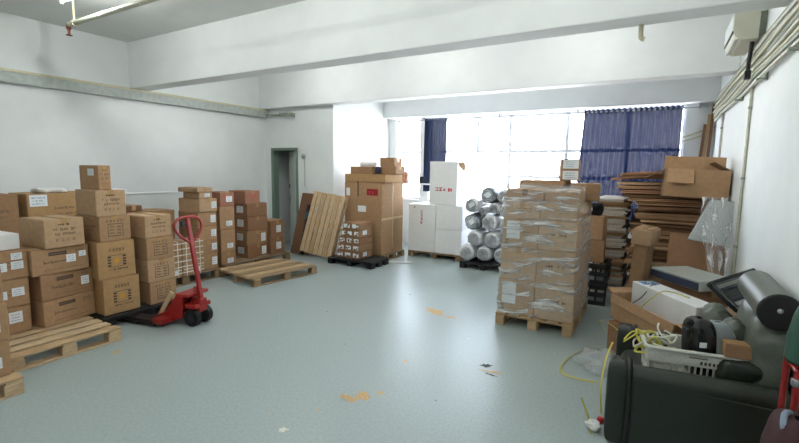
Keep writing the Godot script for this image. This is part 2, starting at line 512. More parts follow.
# A closed carton: body, two top flaps with their seam, tape, print, stickers. o: mat, print [[face, style]], stick [[face, u, v, w, h]] as shares of the face, seam "x"/"z", tape
func carton(label: String, p: Vector3, s: Vector3, turn := 0.0, group := "", o := {}) -> Node3D:
	var t := thing(o.get("name", "carton"), label, o.get("cat", "carton"), p, turn, group)
	var km: Material = o.get("mat", M.k1)
	var b := MB.new()
	b.bx(-s.x / 2, s.x / 2, 0.0, s.y - 0.007, -s.z / 2, s.z / 2, 0.007)
	obj("body", b, km, t)
	var seam_x: bool = o.get("seam", "x") == "x"
	for sg in [-1.0, 1.0]:
		var f := MB.new()
		if seam_x: f.bx(-s.x / 2 + 0.003, s.x / 2 - 0.003, s.y - 0.007, s.y - 0.002, sg * 0.003, sg * (s.z / 2 - 0.002), 0.0015)
		else: f.bx(sg * 0.003, sg * (s.x / 2 - 0.002), s.y - 0.007, s.y - 0.002, -s.z / 2 + 0.003, s.z / 2 - 0.003, 0.0015)
		obj("flap", f, km, t)
	if o.get("tape", true):
		var tp := MB.new()
		var w := 0.028
		if seam_x:
			tp.bx(-s.x / 2, s.x / 2, s.y - 0.002, s.y - 0.001, -w, w, 0.0)
			for sg in [-1.0, 1.0]: tp.bx(sg * s.x / 2, sg * (s.x / 2 + 0.001), s.y - 0.07, s.y - 0.001, -w, w, 0.0)
		else:
			tp.bx(-w, w, s.y - 0.002, s.y - 0.001, -s.z / 2, s.z / 2, 0.0)
			for sg in [-1.0, 1.0]: tp.bx(-w, w, s.y - 0.07, s.y - 0.001, sg * s.z / 2, sg * (s.z / 2 + 0.001), 0.0)
		obj("tape", tp, o.get("tape_mat", M.tape), t)
	for q in o.get("print", []): print_marks(t, q[0], s, q[1])
	for q in o.get("stick", []):
		var fx := face_xf(q[0], s)
		var fs := face_size(q[0], s)
		var st := MB.new()
		mark(st, fx, q[1] * fs.x, q[2] * fs.y, q[3] * fs.x, q[4] * fs.y, 0.0016)
		var so := obj("sticker", st, M.sticker, t)
		if not o.get("plain", false):
			var si := MB.new()
			for k in 3: words(si, fx, (q[1] - 0.05 * q[3]) * fs.x, (q[2] + (0.24 - 0.26 * k) * q[4]) * fs.y, q[3] * fs.x * rng.randf_range(0.5, 0.75), q[4] * fs.y * 0.1)
			for i in si.v.size(): si.v[i] += fx.basis.z * 0.0008
			obj("sticker_print", si, M.sticker_ink, so).set_meta("kind", "stuff")
	return t

# A block pallet: deck boards along local z, cross boards, nine blocks, three bottom boards
func pallet(label: String, p: Vector3, lx: float, lz: float, turn := 0.0, group := "", o := {}) -> Node3D:
	var t := thing(o.get("name", "wooden_pallet"), label, "pallet", p, turn, group)
	var h: float = o.get("h", 0.14)
	var nb: int = o.get("n", 6)
	var mats: Array = o.get("mats", [M.wood1, M.wood2, M.wood3])
	var th: float = o.get("th", 0.018)
	var bw: float = o.get("bw", lx / nb * 0.78)
	var part: Array = o.get("parts", ["deck_board", "cross_board", "block", "bottom_board"])
	var bm := MB.new()
	bm.bx(-bw / 2, bw / 2, h - th, h, -lz / 2, lz / 2, 0.003)
	var board := bm.mesh()
	for k in nb:
		var e := obj(part[0], board, mats[(k * 2 + int(lx * 10)) % mats.size()], t)
		e.position.x = -lx / 2 + bw / 2 + (lx - bw) * k / (nb - 1)
		e.position.z = rng.randf_range(-0.006, 0.006)
	var cm := MB.new()
	cm.bx(-lx / 2, lx / 2, h - 2 * th, h - th, -0.05, 0.05, 0.002)
	var cross := cm.mesh()
	var km := MB.new()
	var b0: float = th if o.get("bottom", true) else 0.0
	km.bx(-0.05, 0.05, b0, h - 2 * th, -0.06, 0.06, 0.003)
	var block := km.mesh()
	var dm := MB.new()
	dm.bx(-0.05, 0.05, 0.0, th, -lz / 2, lz / 2, 0.002)
	var bot := dm.mesh()
	for k in 3:
		var z := (k - 1) * (lz / 2 - 0.06)
		var c := obj(part[1], cross, mats[k % mats.size()], t)
		c.position.z = clampf(z, -lz / 2 + 0.05, lz / 2 - 0.05)
		for j in 3:
			var e := obj(part[2], block, mats[(k + j + 1) % mats.size()], t)
			e.position = Vector3((j - 1) * (lx / 2 - 0.05), 0, z)
		if o.get("bottom", true):
			var e := obj(part[3], bot, mats[(k + 1) % mats.size()], t)
			e.position.x = (k - 1) * (lx / 2 - 0.05)
	return t

func blob(prof_w: float, hh: float, dd: float, rough: float, freq: float, sd: int, power := 0.55, rows := 18, cols := 28) -> Array:
	# a soft swollen body: superellipsoid rows, centre at the origin, with folds from noise
	noise.seed = sd
	noise.frequency = freq
	var P := []
	for i in rows + 1:
		var a := -PI / 2 + PI * i / rows
		var row := []
		for j in cols:
			var b := TAU * j / cols
			var ca := signf(cos(a)) * pow(absf(cos(a)), power)
			var sa := signf(sin(a)) * pow(absf(sin(a)), power)
			var cb := signf(cos(b)) * pow(absf(cos(b)), power)
			var sb := signf(sin(b)) * pow(absf(sin(b)), power)
			var q := Vector3(ca * cb * prof_w / 2, sa * hh / 2, ca * sb * dd / 2)
			var k := 1.0 + rough * noise.get_noise_3d(q.x * 100, q.y * 100, q.z * 100)
			row.append(q * k)
		P.append(row)
	return P

func xf_rows(P: Array, xf: Transform3D) -> Array:
	var out := []
	for r in P:
		var row := []
		for q in r: row.append(xf * q)
		out.append(row)
	return out

func curve(pts: Array, steps := 8) -> Array:
	# Catmull-Rom through the points
	var out := []
	for k in pts.size() - 1:
		var p0: Vector3 = pts[maxi(k - 1, 0)]
		var p1: Vector3 = pts[k]
		var p2: Vector3 = pts[k + 1]
		var p3: Vector3 = pts[mini(k + 2, pts.size() - 1)]
		for i in steps:
			var f := float(i) / steps
			out.append(p1.cubic_interpolate(p2, p0, p3, f))
	out.append(pts[pts.size() - 1])
	return out

# ---------------------------------------------------------------- scene

const XL := -7.5     # wall beside the stacked cartons
const XR := 0.75     # wall with the conduits
const ZB := -9.1     # window wall
const ZF := 3.4      # wall behind the camera
const HC := 3.70

func _ready() -> void:
	rng.seed = 4711
	noise.noise_type = FastNoiseLite.TYPE_SIMPLEX_SMOOTH
	# camera
	var cam := Camera3D.new()
	cam.name = "camera"
	add_child(cam)
	cam.position = Vector3(0, 1.75, 0)
	cam.rotation_order = EULER_ORDER_YXZ
	cam.rotation_degrees = Vector3(-6.8, 30.23, 0.76)
	cam.fov = 53.23
	cam.near = 0.05
	cam.current = true
	# hazy overcast sky, seen only through the windows
	var env := Environment.new()
	env.background_mode = Environment.BG_SKY
	var sky := Sky.new()
	var sm := ProceduralSkyMaterial.new()
	sm.sky_top_color = Color(0.86, 0.92, 1.0)
	sm.sky_horizon_color = Color(0.97, 0.98, 1.0)
	sm.ground_horizon_color = Color(0.95, 0.95, 0.96)
	sm.ground_bottom_color = Color(0.80, 0.81, 0.82)
	sm.sun_angle_max = 0.0
	sky.sky_material = sm
	env.sky = sky
	env.background_energy_multiplier = 26.0
	env.tonemap_mode = Environment.TONE_MAPPER_LINEAR
	env.tonemap_exposure = 1.0
	env.sdfgi_enabled = true
	env.ssao_enabled = true
	env.ssil_enabled = true
	var we := WorldEnvironment.new()
	we.name = "environment"
	we.environment = env
	add_child(we)
	make_materials()
	# fluorescent battens under the ceiling, one row in each bay between the beams
	var lamp_power := 0.72
	for z in [1.2, -0.4, -2.63, -5.6]:
		for x in [-5.45, -3.2, -0.95]:
			if z > -2.0 and x < -5.0: continue
			lamp(Vector3(x, HC, z), lamp_power)
	structure()
	services()
	left_stacks()
	middle_stacks()
	far_goods()
	wrapped_stack()
	board_piles()
	sofa_corner()
	floor_litter()

func lamp(p: Vector3, power: float) -> void:
	var where := "between the window beam and the door beam" if p.z < -7 else ("between the two big beams" if p.z < -4.5 else ("beside the sprinkler pipe" if p.z < -2 else ("in the bay at the front wall" if p.z > 1 else "between the front bay and the sprinkler pipe")))
	where += ", " + ("nearer the trunking" if p.x < -5 else ("in mid row" if p.x < -2 else "nearer the conduit wall"))
	var t := thing("fluorescent_lamp", "glowing fluorescent batten " + where, "lamp", p, 0.0, "ceiling battens")
	var b := MB.new()
	b.bx(-0.62, 0.62, -0.06, 0.0, -0.045, 0.045, 0.006)
	obj("batten", b, M.lamp_body, t)
	for s in [-1.0, 1.0]:
		var e := MB.new()
		e.bx(s * 0.59, s * 0.62, -0.125, -0.06, -0.02, 0.02, 0.004)
		obj("lamp_holder", e, M.lamp_body, t)
	var g := MB.new()
	g.tube([Vector3(-0.59, -0.10, 0), Vector3(0.59, -0.10, 0)], 0.016, 10)
	obj("light_tube", g, M.tube_glow, t)
	var l := OmniLight3D.new()
	l.name = "tube_light"
	l.light_energy = power
	l.light_color = Color(0.995, 1.0, 0.99)
	l.light_size = 0.03
	l.omni_range = 20.0
	l.omni_attenuation = 2.0
	l.shadow_enabled = true
	l.position = Vector3(0, -0.16, 0)
	t.add_child(l)

func structure() -> void:
	var f := MB.new()
	f.bx(XL - 0.2, XR + 0.2, -0.2, 0.0, ZB - 0.2, ZF + 0.2, 0.0)
	var fl := struct("floor", f, M.floor)
	var c := MB.new()
	c.bx(XL - 0.2, XR + 0.2, HC, HC + 0.2, ZB - 0.2, ZF + 0.2, 0.0)
	struct("ceiling", c, M.ceiling)
	var w := MB.new()
	w.bx(XL - 0.2, XL, 0, HC, ZB - 0.2, ZF + 0.2, 0.0)
	struct("wall_left", w, M.wall)
	w = MB.new()
	w.bx(XR, XR + 0.2, 0, HC, ZB - 0.2, ZF + 0.2, 0.0)
	struct("wall_right", w, M.wall)
	w = MB.new()
	w.bx(XL, XR, 0, HC, ZF, ZF + 0.2, 0.0)
	struct("wall_front", w, M.wall)
	# window wall with its openings
	w = MB.new()
	var y0 := 1.05
	var y1 := 2.88
	w.bx(XL, XR, 0, y0, ZB - 0.2, ZB, 0.0)
	w.bx(XL, XR, y1, HC, ZB - 0.2, ZB, 0.0)
	w.bx(XL, -5.42, y0, y1, ZB - 0.2, ZB, 0.0)
	w.bx(-4.78, -4.55, y0, y1, ZB - 0.2, ZB, 0.0)
	w.bx(0.32, XR, y0, y1, ZB - 0.2, ZB, 0.0)
	struct("wall_back", w, M.wall)
	var edges := [[-5.42, -4.78], [-4.55, -3.42], [-3.42, -2.72], [-2.72, -1.60], [-1.60, -0.55], [-0.55, 0.32]]
	for k in edges.size():
		window(k + 1, edges[k][0], edges[k][1], y0, y1)
	# little room in the corner: the wall with the door and its return
	w = MB.new()
	var zd := -7.0
	w.bx(XL, -7.33, 0, HC, zd - 0.12, zd, 0.0)
	w.bx(-7.33, -6.56, 2.16, HC, zd - 0.12, zd, 0.0)
	w.bx(-6.56, -5.62, 0, HC, zd - 0.12, zd, 0.0)
	struct("wall_partition", w, M.wall)
	w = MB.new()
	w.bx(-5.74, -5.62, 0, HC, ZB, zd - 0.12, 0.0)
	struct("wall_partition_side", w, M.wall)
	door(zd)
	# beams
	for q in [[-4.14, -4.41, 2.98], [-6.84, -7.0 - 0.11, 2.98], [-8.84, ZB, 2.905], [-1.55, -1.82, 2.98], [1.05, 0.78, 2.98]]:
		if q[0] < -1.0 and q[0] > -2.0: continue
		var b := MB.new()
		b.bx(XL if q[0] > -8.0 else -5.62, XR, q[2], HC, q[1], q[0], 0.008)
		struct("ceiling_beam", b, M.beam)
	# trunking along the wall, under the beams
	w = MB.new()
	w.bx(XL, XL + 0.10, 2.80, 2.965, -6.99, ZF, 0.01)
	var tr := struct("trim_1", w, M.trunk)
	w = MB.new()
	w.bx(XL + 0.10, XL + 0.112, 2.94, 2.975, -6.99, ZF, 0.002)
	obj("lid_edge", w, M.cream, tr)
	w = MB.new()
	w.bx(XL, XL + 0.02, 1.27, 1.30, -4.9, ZF, 0.004)
	struct("trim_2", w, M.beam)
	for q in [["baseboard_left", XL, XL + 0.012, -7.0, ZF], ["baseboard_right", XR - 0.012, XR, ZB, ZF]]:
		w = MB.new()
		w.bx(q[1], q[2], 0, 0.09, q[3], q[4], 0.002)
		struct(q[0], w, M.trunk)
	# worn places in the floor paint
	var spots := [[-2.26, -4.80, 0.46, 0.20, "patch", -28.0], [-2.03, -4.72, 0.20, 0.09, "patch", 0.0], [-1.86, -2.66, 0.17, 0.20, "patch", 20.0], [-1.95, -2.58, 0.20, 0.10, "patch", 0.0], [-1.77, -2.77, 0.08, 0.07, "patch", 0.0],
		[-1.15, -3.59, 0.24, 0.05, "patch", 10.0], [-1.22, -3.68, 0.15, 0.09, "patch_dark", 15.0], [-1.13, -3.535, 0.18, 0.03, "patch_dark", -10.0], [-2.06, -2.02, 0.07, 0.07, "patch_white", 0.0], [-1.89, -3.38, 0.06, 0.08, "patch", 0.0],
		[-2.31, -2.14, 0.02, 0.03, "patch", 0.0], [-2.02, -2.33, 0.03, 0.03, "patch", 0.0], [-4.3, -2.1, 0.05, 0.16, "patch", 30.0], [-2.9, -5.3, 0.05, 0.03, "patch_dark", 0.0], [-3.4, -4.1, 0.025, 0.03, "patch_dark", 0.0],
		[-2.6, -3.4, 0.02, 0.02, "patch_dark", 0.0], [-1.6, -4.2, 0.025, 0.02, "patch_white", 0.0], [-0.75, -4.3, 0.03, 0.02, "patch_white", 0.0], [-3.1, -3.0, 0.02, 0.025, "patch_white", 0.0], [-3.6, -5.2, 0.03, 0.02, "patch_white", 0.0], [-1.35, -2.9, 0.02, 0.02, "patch_dark", 0.0]]
	noise.seed = 77
	noise.frequency = 0.9
	for k in spots.size():
		var s = spots[k]
		var mb := MB.new()
		var poly := []
		for j in 18:
			var a := TAU * j / 18
			var r := 0.72 + 0.75 * noise.get_noise_2d(cos(a) * 1.6 + k * 17.0, sin(a) * 1.6)
			poly.append(Vector3(cos(a) * s[2] * 0.5 * r, 0.0012, sin(a) * s[3] * 0.5 * r))
		for j in 18:
			mb.tri(Vector3(0, 0.0014, 0), poly[j], poly[(j + 1) % 18], Vector3.UP, Vector3.UP, Vector3.UP)
		var o := obj("worn_patch", mb, M[s[4]], fl)
		o.position = Vector3(s[0], 0, s[1])
		o.rotation_degrees.y = s[5]

func window(k: int, x0: float, x1: float, y0: float, y1: float) -> void:
	var z := ZB - 0.11
	var fr := MB.new()
	fr.bx(x0, x0 + 0.035, y0, y1, z - 0.03, z + 0.03)
	fr.bx(x1 - 0.035, x1, y0, y1, z - 0.03, z + 0.03)
	fr.bx(x0, x1, y0, y0 + 0.04, z - 0.03, z + 0.03)
	fr.bx(x0, x1, y1 - 0.04, y1, z - 0.03, z + 0.03)
	var o := struct("window_%d" % k, fr, M.frame_white)
	var yb := [y0 + 0.04, 1.62, 2.14, y1 - 0.04]
	for j in 2:
		var b := MB.new()
		b.bx(x0 + 0.035, x1 - 0.035, yb[j + 1] - 0.03, yb[j + 1] + 0.03, z - 0.025, z + 0.025)
		obj("transom", b, M.frame_white, o)
	for j in 3:
		var g := MB.new()
		g.bx(x0 + 0.03, x1 - 0.03, yb[j], yb[j + 1], z - 0.003, z + 0.003, 0.0)
		obj("pane", g, M.glass, o)
	var s := MB.new()
	s.bx(x0, x1, y0 - 0.03, y0, ZB - 0.2, ZB + 0.05, 0.004)
	obj("window_sill", s, M.frame_white, o)

func door(zd: float) -> void:
	var fr := MB.new()
	fr.bx(-7.33, -7.255, 0, 2.16, zd - 0.13, zd + 0.02, 0.004)
	fr.bx(-6.615, -6.56, 0, 2.16, zd - 0.13, zd + 0.02, 0.004)
	fr.bx(-7.255, -6.615, 2.10, 2.16, zd - 0.13, zd + 0.02, 0.004)
	var d := struct("door_1", fr, M.door_frame)
	var lf := MB.new()
	lf.bx(-0.62, 0.0, 0.01, 2.09, -0.02, 0.02, 0.004)
	var leaf := obj("door_leaf", lf, M.door, d)
	leaf.position = Vector3(-6.62, 0, zd - 0.06)
	leaf.rotation_degrees.y = -30.0
	var hd := MB.new()
	hd.bx(-0.565, -0.525, 0.93, 1.16, 0.02, 0.028)
	hd.tube([Vector3(-0.545, 1.06, 0.025), Vector3(-0.545, 1.06, 0.07), Vector3(-0.43, 1.06, 0.075)], 0.01, 8)
	obj("door_handle", hd, M.steel, leaf)
	hd = MB.new()
	hd.bx(-0.57, -0.53, 1.30, 1.38, 0.02, 0.035)
	obj("lock", hd, M.steel_dark, leaf)

func services() -> void:
	# sprinkler pipe under the ceiling with its end sprinkler
	var t := thing("sprinkler_pipe", "white sprinkler pipe hung below the ceiling with a red sprinkler head at its end", "pipe", Vector3(-6.18, 3.4, -2.75))
	var m := MB.new()
	m.tube([Vector3(0, 0, 0), Vector3(6.92, 0, 0)], 0.03, 12)
	obj("pipe", m, M.pipe, t)
	for x in [0.12, 2.4, 4.7, 6.6]:
		m = MB.new()
		m.tube([Vector3(x, -0.02, 0), Vector3(x, 0.30, 0)], 0.012, 8)
		m.bx(x - 0.03, x + 0.03, 0.285, 0.30, -0.03, 0.03)
		m.cyl(at(Vector3(x - 0.02, 0, 0), Vector3(0, 0, -90)), 0.037, 0.04, 12)
		obj("hanger", m, M.cream, t)
	m = MB.new()
	m.lathe([Vector2(0.0, 0.03), Vector2(0.026, 0.03), Vector2(0.026, -0.03), Vector2(0.016, -0.035), Vector2(0.012, -0.09), Vector2(0.034, -0.095), Vector2(0.034, -0.103), Vector2(0.0, -0.104)], 12, at(Vector3(-0.02, -0.02, 0)))
	obj("sprinkler_head", m, M.brass, t)
	# conduits on the wall: a loose bundle that runs along under the beams
	var names := ["lowest", "second lowest", "third lowest", "fourth lowest", "middle", "fourth highest", "third highest", "second highest", "highest"]
	var defs := []
	for k in 9:
		defs.append([[0.03, 0.036, 0.032, 0.04, 0.03, 0.042, 0.03, 0.038, 0.03][k], 2.600 + 0.0425 * k, [0.015, 0.016, 0.013, 0.016, 0.012, 0.016, 0.013, 0.015, 0.013][k], ["pipe", "pipe_grey", "cream", "pipe", "pipe_olive", "cream", "pipe_grey", "pipe", "pipe_olive"][k], names[k], ZB + 0.03])
	for k in defs.size():
		var d = defs[k]
		var pts := []
		for j in 25:
			var z: float = lerpf(d[5], ZF - 0.1, pow(j / 24.0, 1.35))
			pts.append(Vector3(XR - d[0] - 0.008 * (1 + sin(z * 2.3 + k)), d[1] + 0.004 * sin(z * (1.4 + 0.23 * k) + k * 2.1), z))
		m = MB.new()
		m.tube(pts, d[2], 8)
		tag(obj("conduit", m, M[d[3]]), "%s conduit in the bundle along the plain white wall" % d[4], "conduit", "bundled wall conduits")
	for q in [[-5.65, "near the air conditioner"], [-8.0, "near the leaning planks"]]:
		m = MB.new()
		m.tube([Vector3(XR - 0.016, 2.60, q[0]), Vector3(XR - 0.016, 0.4, q[0])], 0.014, 8)
		var o := obj("drop_conduit", m, M.pipe)
		tag(o, "thin vertical conduit on the plain white wall " + q[1], "conduit")
		for y in [2.4, 1.7, 1.0]:
			m = MB.new()
			m.bx(XR - 0.034, XR - 0.001, y - 0.012, y + 0.012, q[0] - 0.022, q[0] + 0.022)
			obj("clip", m, M.pipe_grey, o)
	for q in [[-3.9, "over the sofa"], [-5.0, "under the air conditioner"], [-6.3, "over the open carton"]]:
		m = MB.new()
		m.bx(XR - 0.014, XR - 0.001, 2.55, 2.62, q[0] - 0.02, q[0] + 0.02)
		m.bx(XR - 0.08, XR - 0.001, 2.555, 2.575, q[0] - 0.02, q[0] + 0.02)
		tag(obj("conduit_bracket", m, M.pipe_grey), "grey steel bracket holding the wall conduits " + q[1], "bracket", "conduit brackets")
	m = MB.new()
	m.tube(curve([Vector3(0.66, 2.97, -5.36), Vector3(0.655, 2.88, -5.36), Vector3(0.65, 2.78, -5.37), Vector3(0.65, 2.70, -5.37)]), 0.018, 8)
	m.bx(0.625, 0.675, 2.63, 2.71, -5.40, -5.34)
	tag(obj("black_cable", m, M.black_plastic), "black cable with a plug dangling under the air conditioner", "cable")
	# two conduits that leave the bundle across the window wall
	for k in 2:
		m = MB.new()
		m.tube([Vector3(0.30, 2.28 + 0.07 * k, ZB + 0.02), Vector3(0.72, 2.42 + 0.09 * k, ZB + 0.02)], 0.014, 8)
		tag(obj("wall_conduit", m, M.cream), "%s slanting conduit between the blue curtain and the room corner" % ["lower", "upper"][k], "conduit", "slanting conduits")
	# air conditioner
	t = thing("air_conditioner", "cream wall air conditioner above the conduits under the beams", "air conditioner", Vector3(XR - 0.055, 2.985, -5.30))
	var prof := PackedVector2Array([Vector2(0, 0.0), Vector2(-0.12, 0.0), Vector2(-0.175, 0.04), Vector2(-0.19, 0.10), Vector2(-0.19, 0.26), Vector2(-0.17, 0.285), Vector2(0, 0.285)])
	m = MB.new()
	m.prism(prof, 0.70, at(Vector3(0, 0, -0.70)))
	obj("housing", m, M.ac, t)
	m = MB.new()
	m.beam(Vector3(-0.155, 0.016, -0.04), Vector3(-0.155, 0.016, -0.66), 0.06, 0.01, Vector3(-0.53, 0.85, 0).rotated(Vector3(0, 0, 1), PI))
	obj("louvre", m, M.ac_white, t)
	m = MB.new()
	m.bx(-0.196, -0.188, 0.075, 0.095, -0.67, -0.03, 0.001)
	obj("outlet_slot", m, M.black_plastic, t)
	m = MB.new()
	m.bx(-0.196, -0.19, 0.105, 0.255, -0.67, -0.03, 0.002)
	obj("front_panel", m, M.ac_white, t)
	m = MB.new()
	m.bx(0.0, 0.055, 0.04, 0.25, -0.66, -0.04)
	obj("wall_bracket", m, M.pipe_grey, t)
	# short stub below the big beam
	m = MB.new()
	m.tube(curve([Vector3(-0.22, 2.979, -4.38), Vector3(-0.22, 2.92, -4.38), Vector3(-0.215, 2.875, -4.38), Vector3(-0.19, 2.86, -4.38)], 5), 0.02, 10)
	tag(obj("pipe_stub", m, M.cream), "short cream bent pipe hanging under the big beam", "pipe")
	# small fittings by the door
	t = thing("wall_bell", "small round wall bell with a thin conduit beside the door", "bell", Vector3(-6.40, 1.98, -7.0))
	m = MB.new()
	m.lathe([Vector2(0.0, 0.05), Vector2(0.03, 0.045), Vector2(0.05, 0.02), Vector2(0.052, 0.0)], 16, at(Vector3.ZERO, Vector3(90, 0, 0)))
	obj("gong", m, M.steel, t)
	m = MB.new()
	m.tube([Vector3(0.03, -0.04, 0.008), Vector3(0.03, -0.62, 0.008)], 0.007, 6)
	obj("wire_duct", m, M.pipe_grey, t)
	m = MB.new()
	m.bx(-0.01, 0.07, -0.71, -0.62, 0.0, 0.03)
	obj("switch", m, M.ac_white, t)
	m = MB.new()
	m.tube([Vector3(-7.38, 2.86, -6.93), Vector3(-6.62, 2.83, -6.93)], 0.02, 8)
	m.bx(-6.64, -6.60, 2.79, 2.87, -6.98, -6.90)
	for k in 4: m.bx(-6.98 + 0.09 * k, -6.95 + 0.09 * k, 2.815, 2.885, -6.975, -6.90)
	tag(obj("short_pipe", m, M.pipe_grey), "short grey pipe with clips above the door", "pipe")
	# curtain rail and the two curtains
	m = MB.new()
	m.tube([Vector3(-4.72, 2.83, -8.98), Vector3(0.62, 2.83, -8.98)], 0.012, 8)
	for x in [-4.66, -2.9, -1.4, 0.5]: m.bx(x - 0.012, x + 0.012, 2.82, 2.9, -9.1, -8.97)
	tag(obj("curtain_rail", m, M.steel), "thin steel curtain rail across the top of the windows", "curtain rail")
	curtain("narrow blue curtain drawn aside behind the tall white carton", -4.60, -4.06, 1.25, 9.0, 0.0)
	curtain("wide blue curtain hanging behind the flattened cardboard piles", -1.28, 0.27, 0.75, 19.0, 0.55)
	# planks leaning in the corner
	for k in 3:
		m = MB.new()
		m.beam(Vector3(0.44 + 0.07 * k, 0.02, -8.72), Vector3(0.60 + 0.05 * k, 2.55 + 0.16 * k, -9.02), 0.045, 0.03, Vector3(0, 0, 1))
		tag(obj("plank", m, M.wood_brown if k != 1 else M.wood3), "%s narrow plank leaning in the corner beside the blue curtain" % ["shortest brown", "middle pale", "longest brown"][k], "plank", "planks in the corner")

func curtain(label: String, x0: float, x1: float, ybot: float, folds: float, gather: float) -> void:
	var t := thing("curtain", label, "curtain", Vector3(0, 0, -8.98))
	var P := []
	var cols := 150
	for i in 31:
		var f := i / 30.0
		var y: float = lerpf(2.87, ybot, f)
		var row := []
		for j in cols + 1:
			var g := float(j) / cols
			var x := lerpf(x0, x1, g)
			# hangs a little askew towards the bottom
			x -= gather * 0.18 * f * (1.0 - g)
			var ph := g * folds * TAU + 1.3 * sin(g * 7.0) + 0.6 * sin(f * 3.0 + g * 11.0)
			row.append(Vector3(x, y + (0.01 * cos(ph) if i == 0 else 0.0), 0.012 + (0.028 + 0.022 * f) * sin(ph) + 0.03 * f * sin(g * 13.0)))
		P.append(row)
	var m := MB.new()
	m.grid(P)
	obj("cloth", m, M.curtain, t)
	m = MB.new()
	m.bx(-0.006, 0.006, 2.81, 2.86, -0.012, 0.0)
	var hook := m.mesh()
	for k in int(folds) + 1:
		obj("hook", hook, M.steel, t).position.x = lerpf(x0 + 0.02, x1 - 0.02, k / folds)

# ---------------------------------------------------------------- stacks along the trunking wall

const G_BAR := "cartons with a dark bar print"
const G_LABEL := "cartons with pairs of white stickers"

func left_stacks() -> void:
	var h := 0.135
	# pallet at the picture's edge and its cartons
	pallet("wooden pallet at the end of the row under the foremost carton stack", Vector3(-4.53, 0, -0.77), 0.86, 1.14, 0.0, "pale pallets", {"h": h, "n": 5})
	for k in 3:
		carton("plain brown carton, %s of the foremost stack" % ["lowest", "middle one", "topmost"][k], Vector3(-4.46 + [0.0, 0.01, -0.02][k], h + 0.284 * k, -1.04), Vector3(0.5, 0.284, 0.54), [0.0, 1.5, -1.0][k], "foremost carton stack", {"mat": M.k1, "stick": [["+x", 0.30, -0.1, 0.2, 0.3]], "print": [["+x", "small"]]})
	# pale empty-fronted pallet
	pallet("pale pine pallet with three bare boards beside the bar-print cartons", Vector3(-5.06, 0, -1.845), 1.0, 0.91, 0.0, "pale pallets", {"h": h, "n": 6, "bw": 0.115, "mats": [M.wood1, M.wood1, M.wood2]})
	var bar := [[-5.385, -2.10, 10.0], [-5.385, -2.10, 9.0], [-5.36, -2.06, 4.0]]
	for k in 3:
		var st: Array = [[], [["+x", 0.32, 0.02, 0.16, 0.34]], [["+x", 0.17, 0.02, 0.17, 0.30], ["+x", 0.38, 0.14, 0.13, 0.22]]][k]
		carton("brown bar-print carton with %s, %s on the pine pallet" % [["no sticker", "one white sticker", "two white stickers"][k], ["lowest", "second", "third up"][k]], Vector3(bar[k][0], h + 0.263 * k, bar[k][1]), Vector3(0.40, 0.262, 0.515), bar[k][2], G_BAR, {"mat": M.k1 if k != 1 else M.k2, "print": [["+x", "bar"]], "stick": st, "seam": "z"})
	carton("brown carton lying on top of the bar-print stack", Vector3(-5.35, h + 0.79, -2.09), Vector3(0.46, 0.285, 0.36), 4.0, "", {"mat": M.k4, "print": [["+x", "lines"]]})
	for k in 3:
		var st2: Array = [[["+x", 0.22, 0.1, 0.24, 0.4]], [["+x", -0.02, -0.05, 0.26, 0.3], ["+x", 0.30, 0.02, 0.22, 0.3]], [["+x", 0.0, -0.05, 0.24, 0.3], ["+x", 0.30, -0.02, 0.22, 0.28], ["+x", 0.30, 0.30, 0.20, 0.24]]][k]
		carton("brown carton with %s, %s next to the bar-print stack" % [["one sticker", "two stickers", "three stickers"][k], ["lowest", "second", "topmost"][k]], Vector3(-5.41 + 0.012 * k, h + 0.268 * k, -1.58), Vector3(0.42, 0.267, 0.44), [2.0, 0.5, 3.0][k], G_LABEL, {"mat": M.k1, "stick": st2, "print": [["+x", "small"]]})
	carton("low white carton on the stack with white stickers", Vector3(-5.42, h + 0.805, -1.56), Vector3(0.36, 0.15, 0.42), 4.0, "", {"name": "white_carton", "mat": M.white_carton, "tape_mat": M.sticker})
	var m := MB.new()
	m.grid(xf_rows(blob(0.30, 0.13, 0.26, 0.35, 0.05, 31), at(Vector3(-5.46, h + 0.955 + 0.058, -1.52))), true)
	tag(obj("plastic_bag", m, M.paper), "crumpled white bag on the low white carton", "bag")

	# black plastic pallet that the jack has picked up
	plastic_pallet("black plastic pallet under the yellowish and panel-print stacks", Vector3(-5.40, 0, -2.81), 0.86, 0.94)
	var hp := 0.12
	carton("large yellowish carton with a frame print, lowest of its stack", Vector3(-5.30, hp, -2.59), Vector3(0.46, 0.40, 0.385), 0.0, "yellowish cartons", {"mat": M.k3, "print": [["+x", "frame"]], "seam": "z"})
	carton("large yellowish carton with a frame print, second of its stack", Vector3(-5.32, hp + 0.40, -2.57), Vector3(0.46, 0.405, 0.39), -1.0, "yellowish cartons", {"mat": M.k3, "print": [["+x", "frame"]], "seam": "z"})
	carton("brown carton with a panel print on the two large yellowish cartons", Vector3(-5.33, hp + 0.805, -2.565), Vector3(0.46, 0.275, 0.33), 3.0, "", {"mat": M.k1, "print": [["+x", "panel"], ["+z", "small"]]})
	carton("brown carton with faded print under the small upright carton", Vector3(-5.34, hp + 1.08, -2.56), Vector3(0.47, 0.28, 0.30), -2.0, "", {"mat": M.k4, "print": [["+x", "lines"]]})
	carton("small upright carton with a sticker on top of the tallest stack", Vector3(-5.38, hp + 1.36, -2.54), Vector3(0.33, 0.265, 0.135), 6.0, "", {"mat": M.k1, "print": [["+x", "lines"]], "stick": [["+z", 0.12, 0.22, 0.32, 0.28]]})
	var sh := MB.new()
	var P := []
	for i in 7:
		var row := []
		for j in 7: row.append(Vector3(-0.1 + 0.2 * i / 6.0, 0.004 + 0.012 * sin(i * 0.9) * (j / 6.0), -0.06 + 0.12 * j / 6.0))
		P.append(row)
	sh.grid(P)
	var so := obj("paper_sheet", sh, M.paper)
	so.position = Vector3(-5.22, hp + 1.361, -2.68)
	tag(so, "white paper sheet beside the small upright carton", "paper")
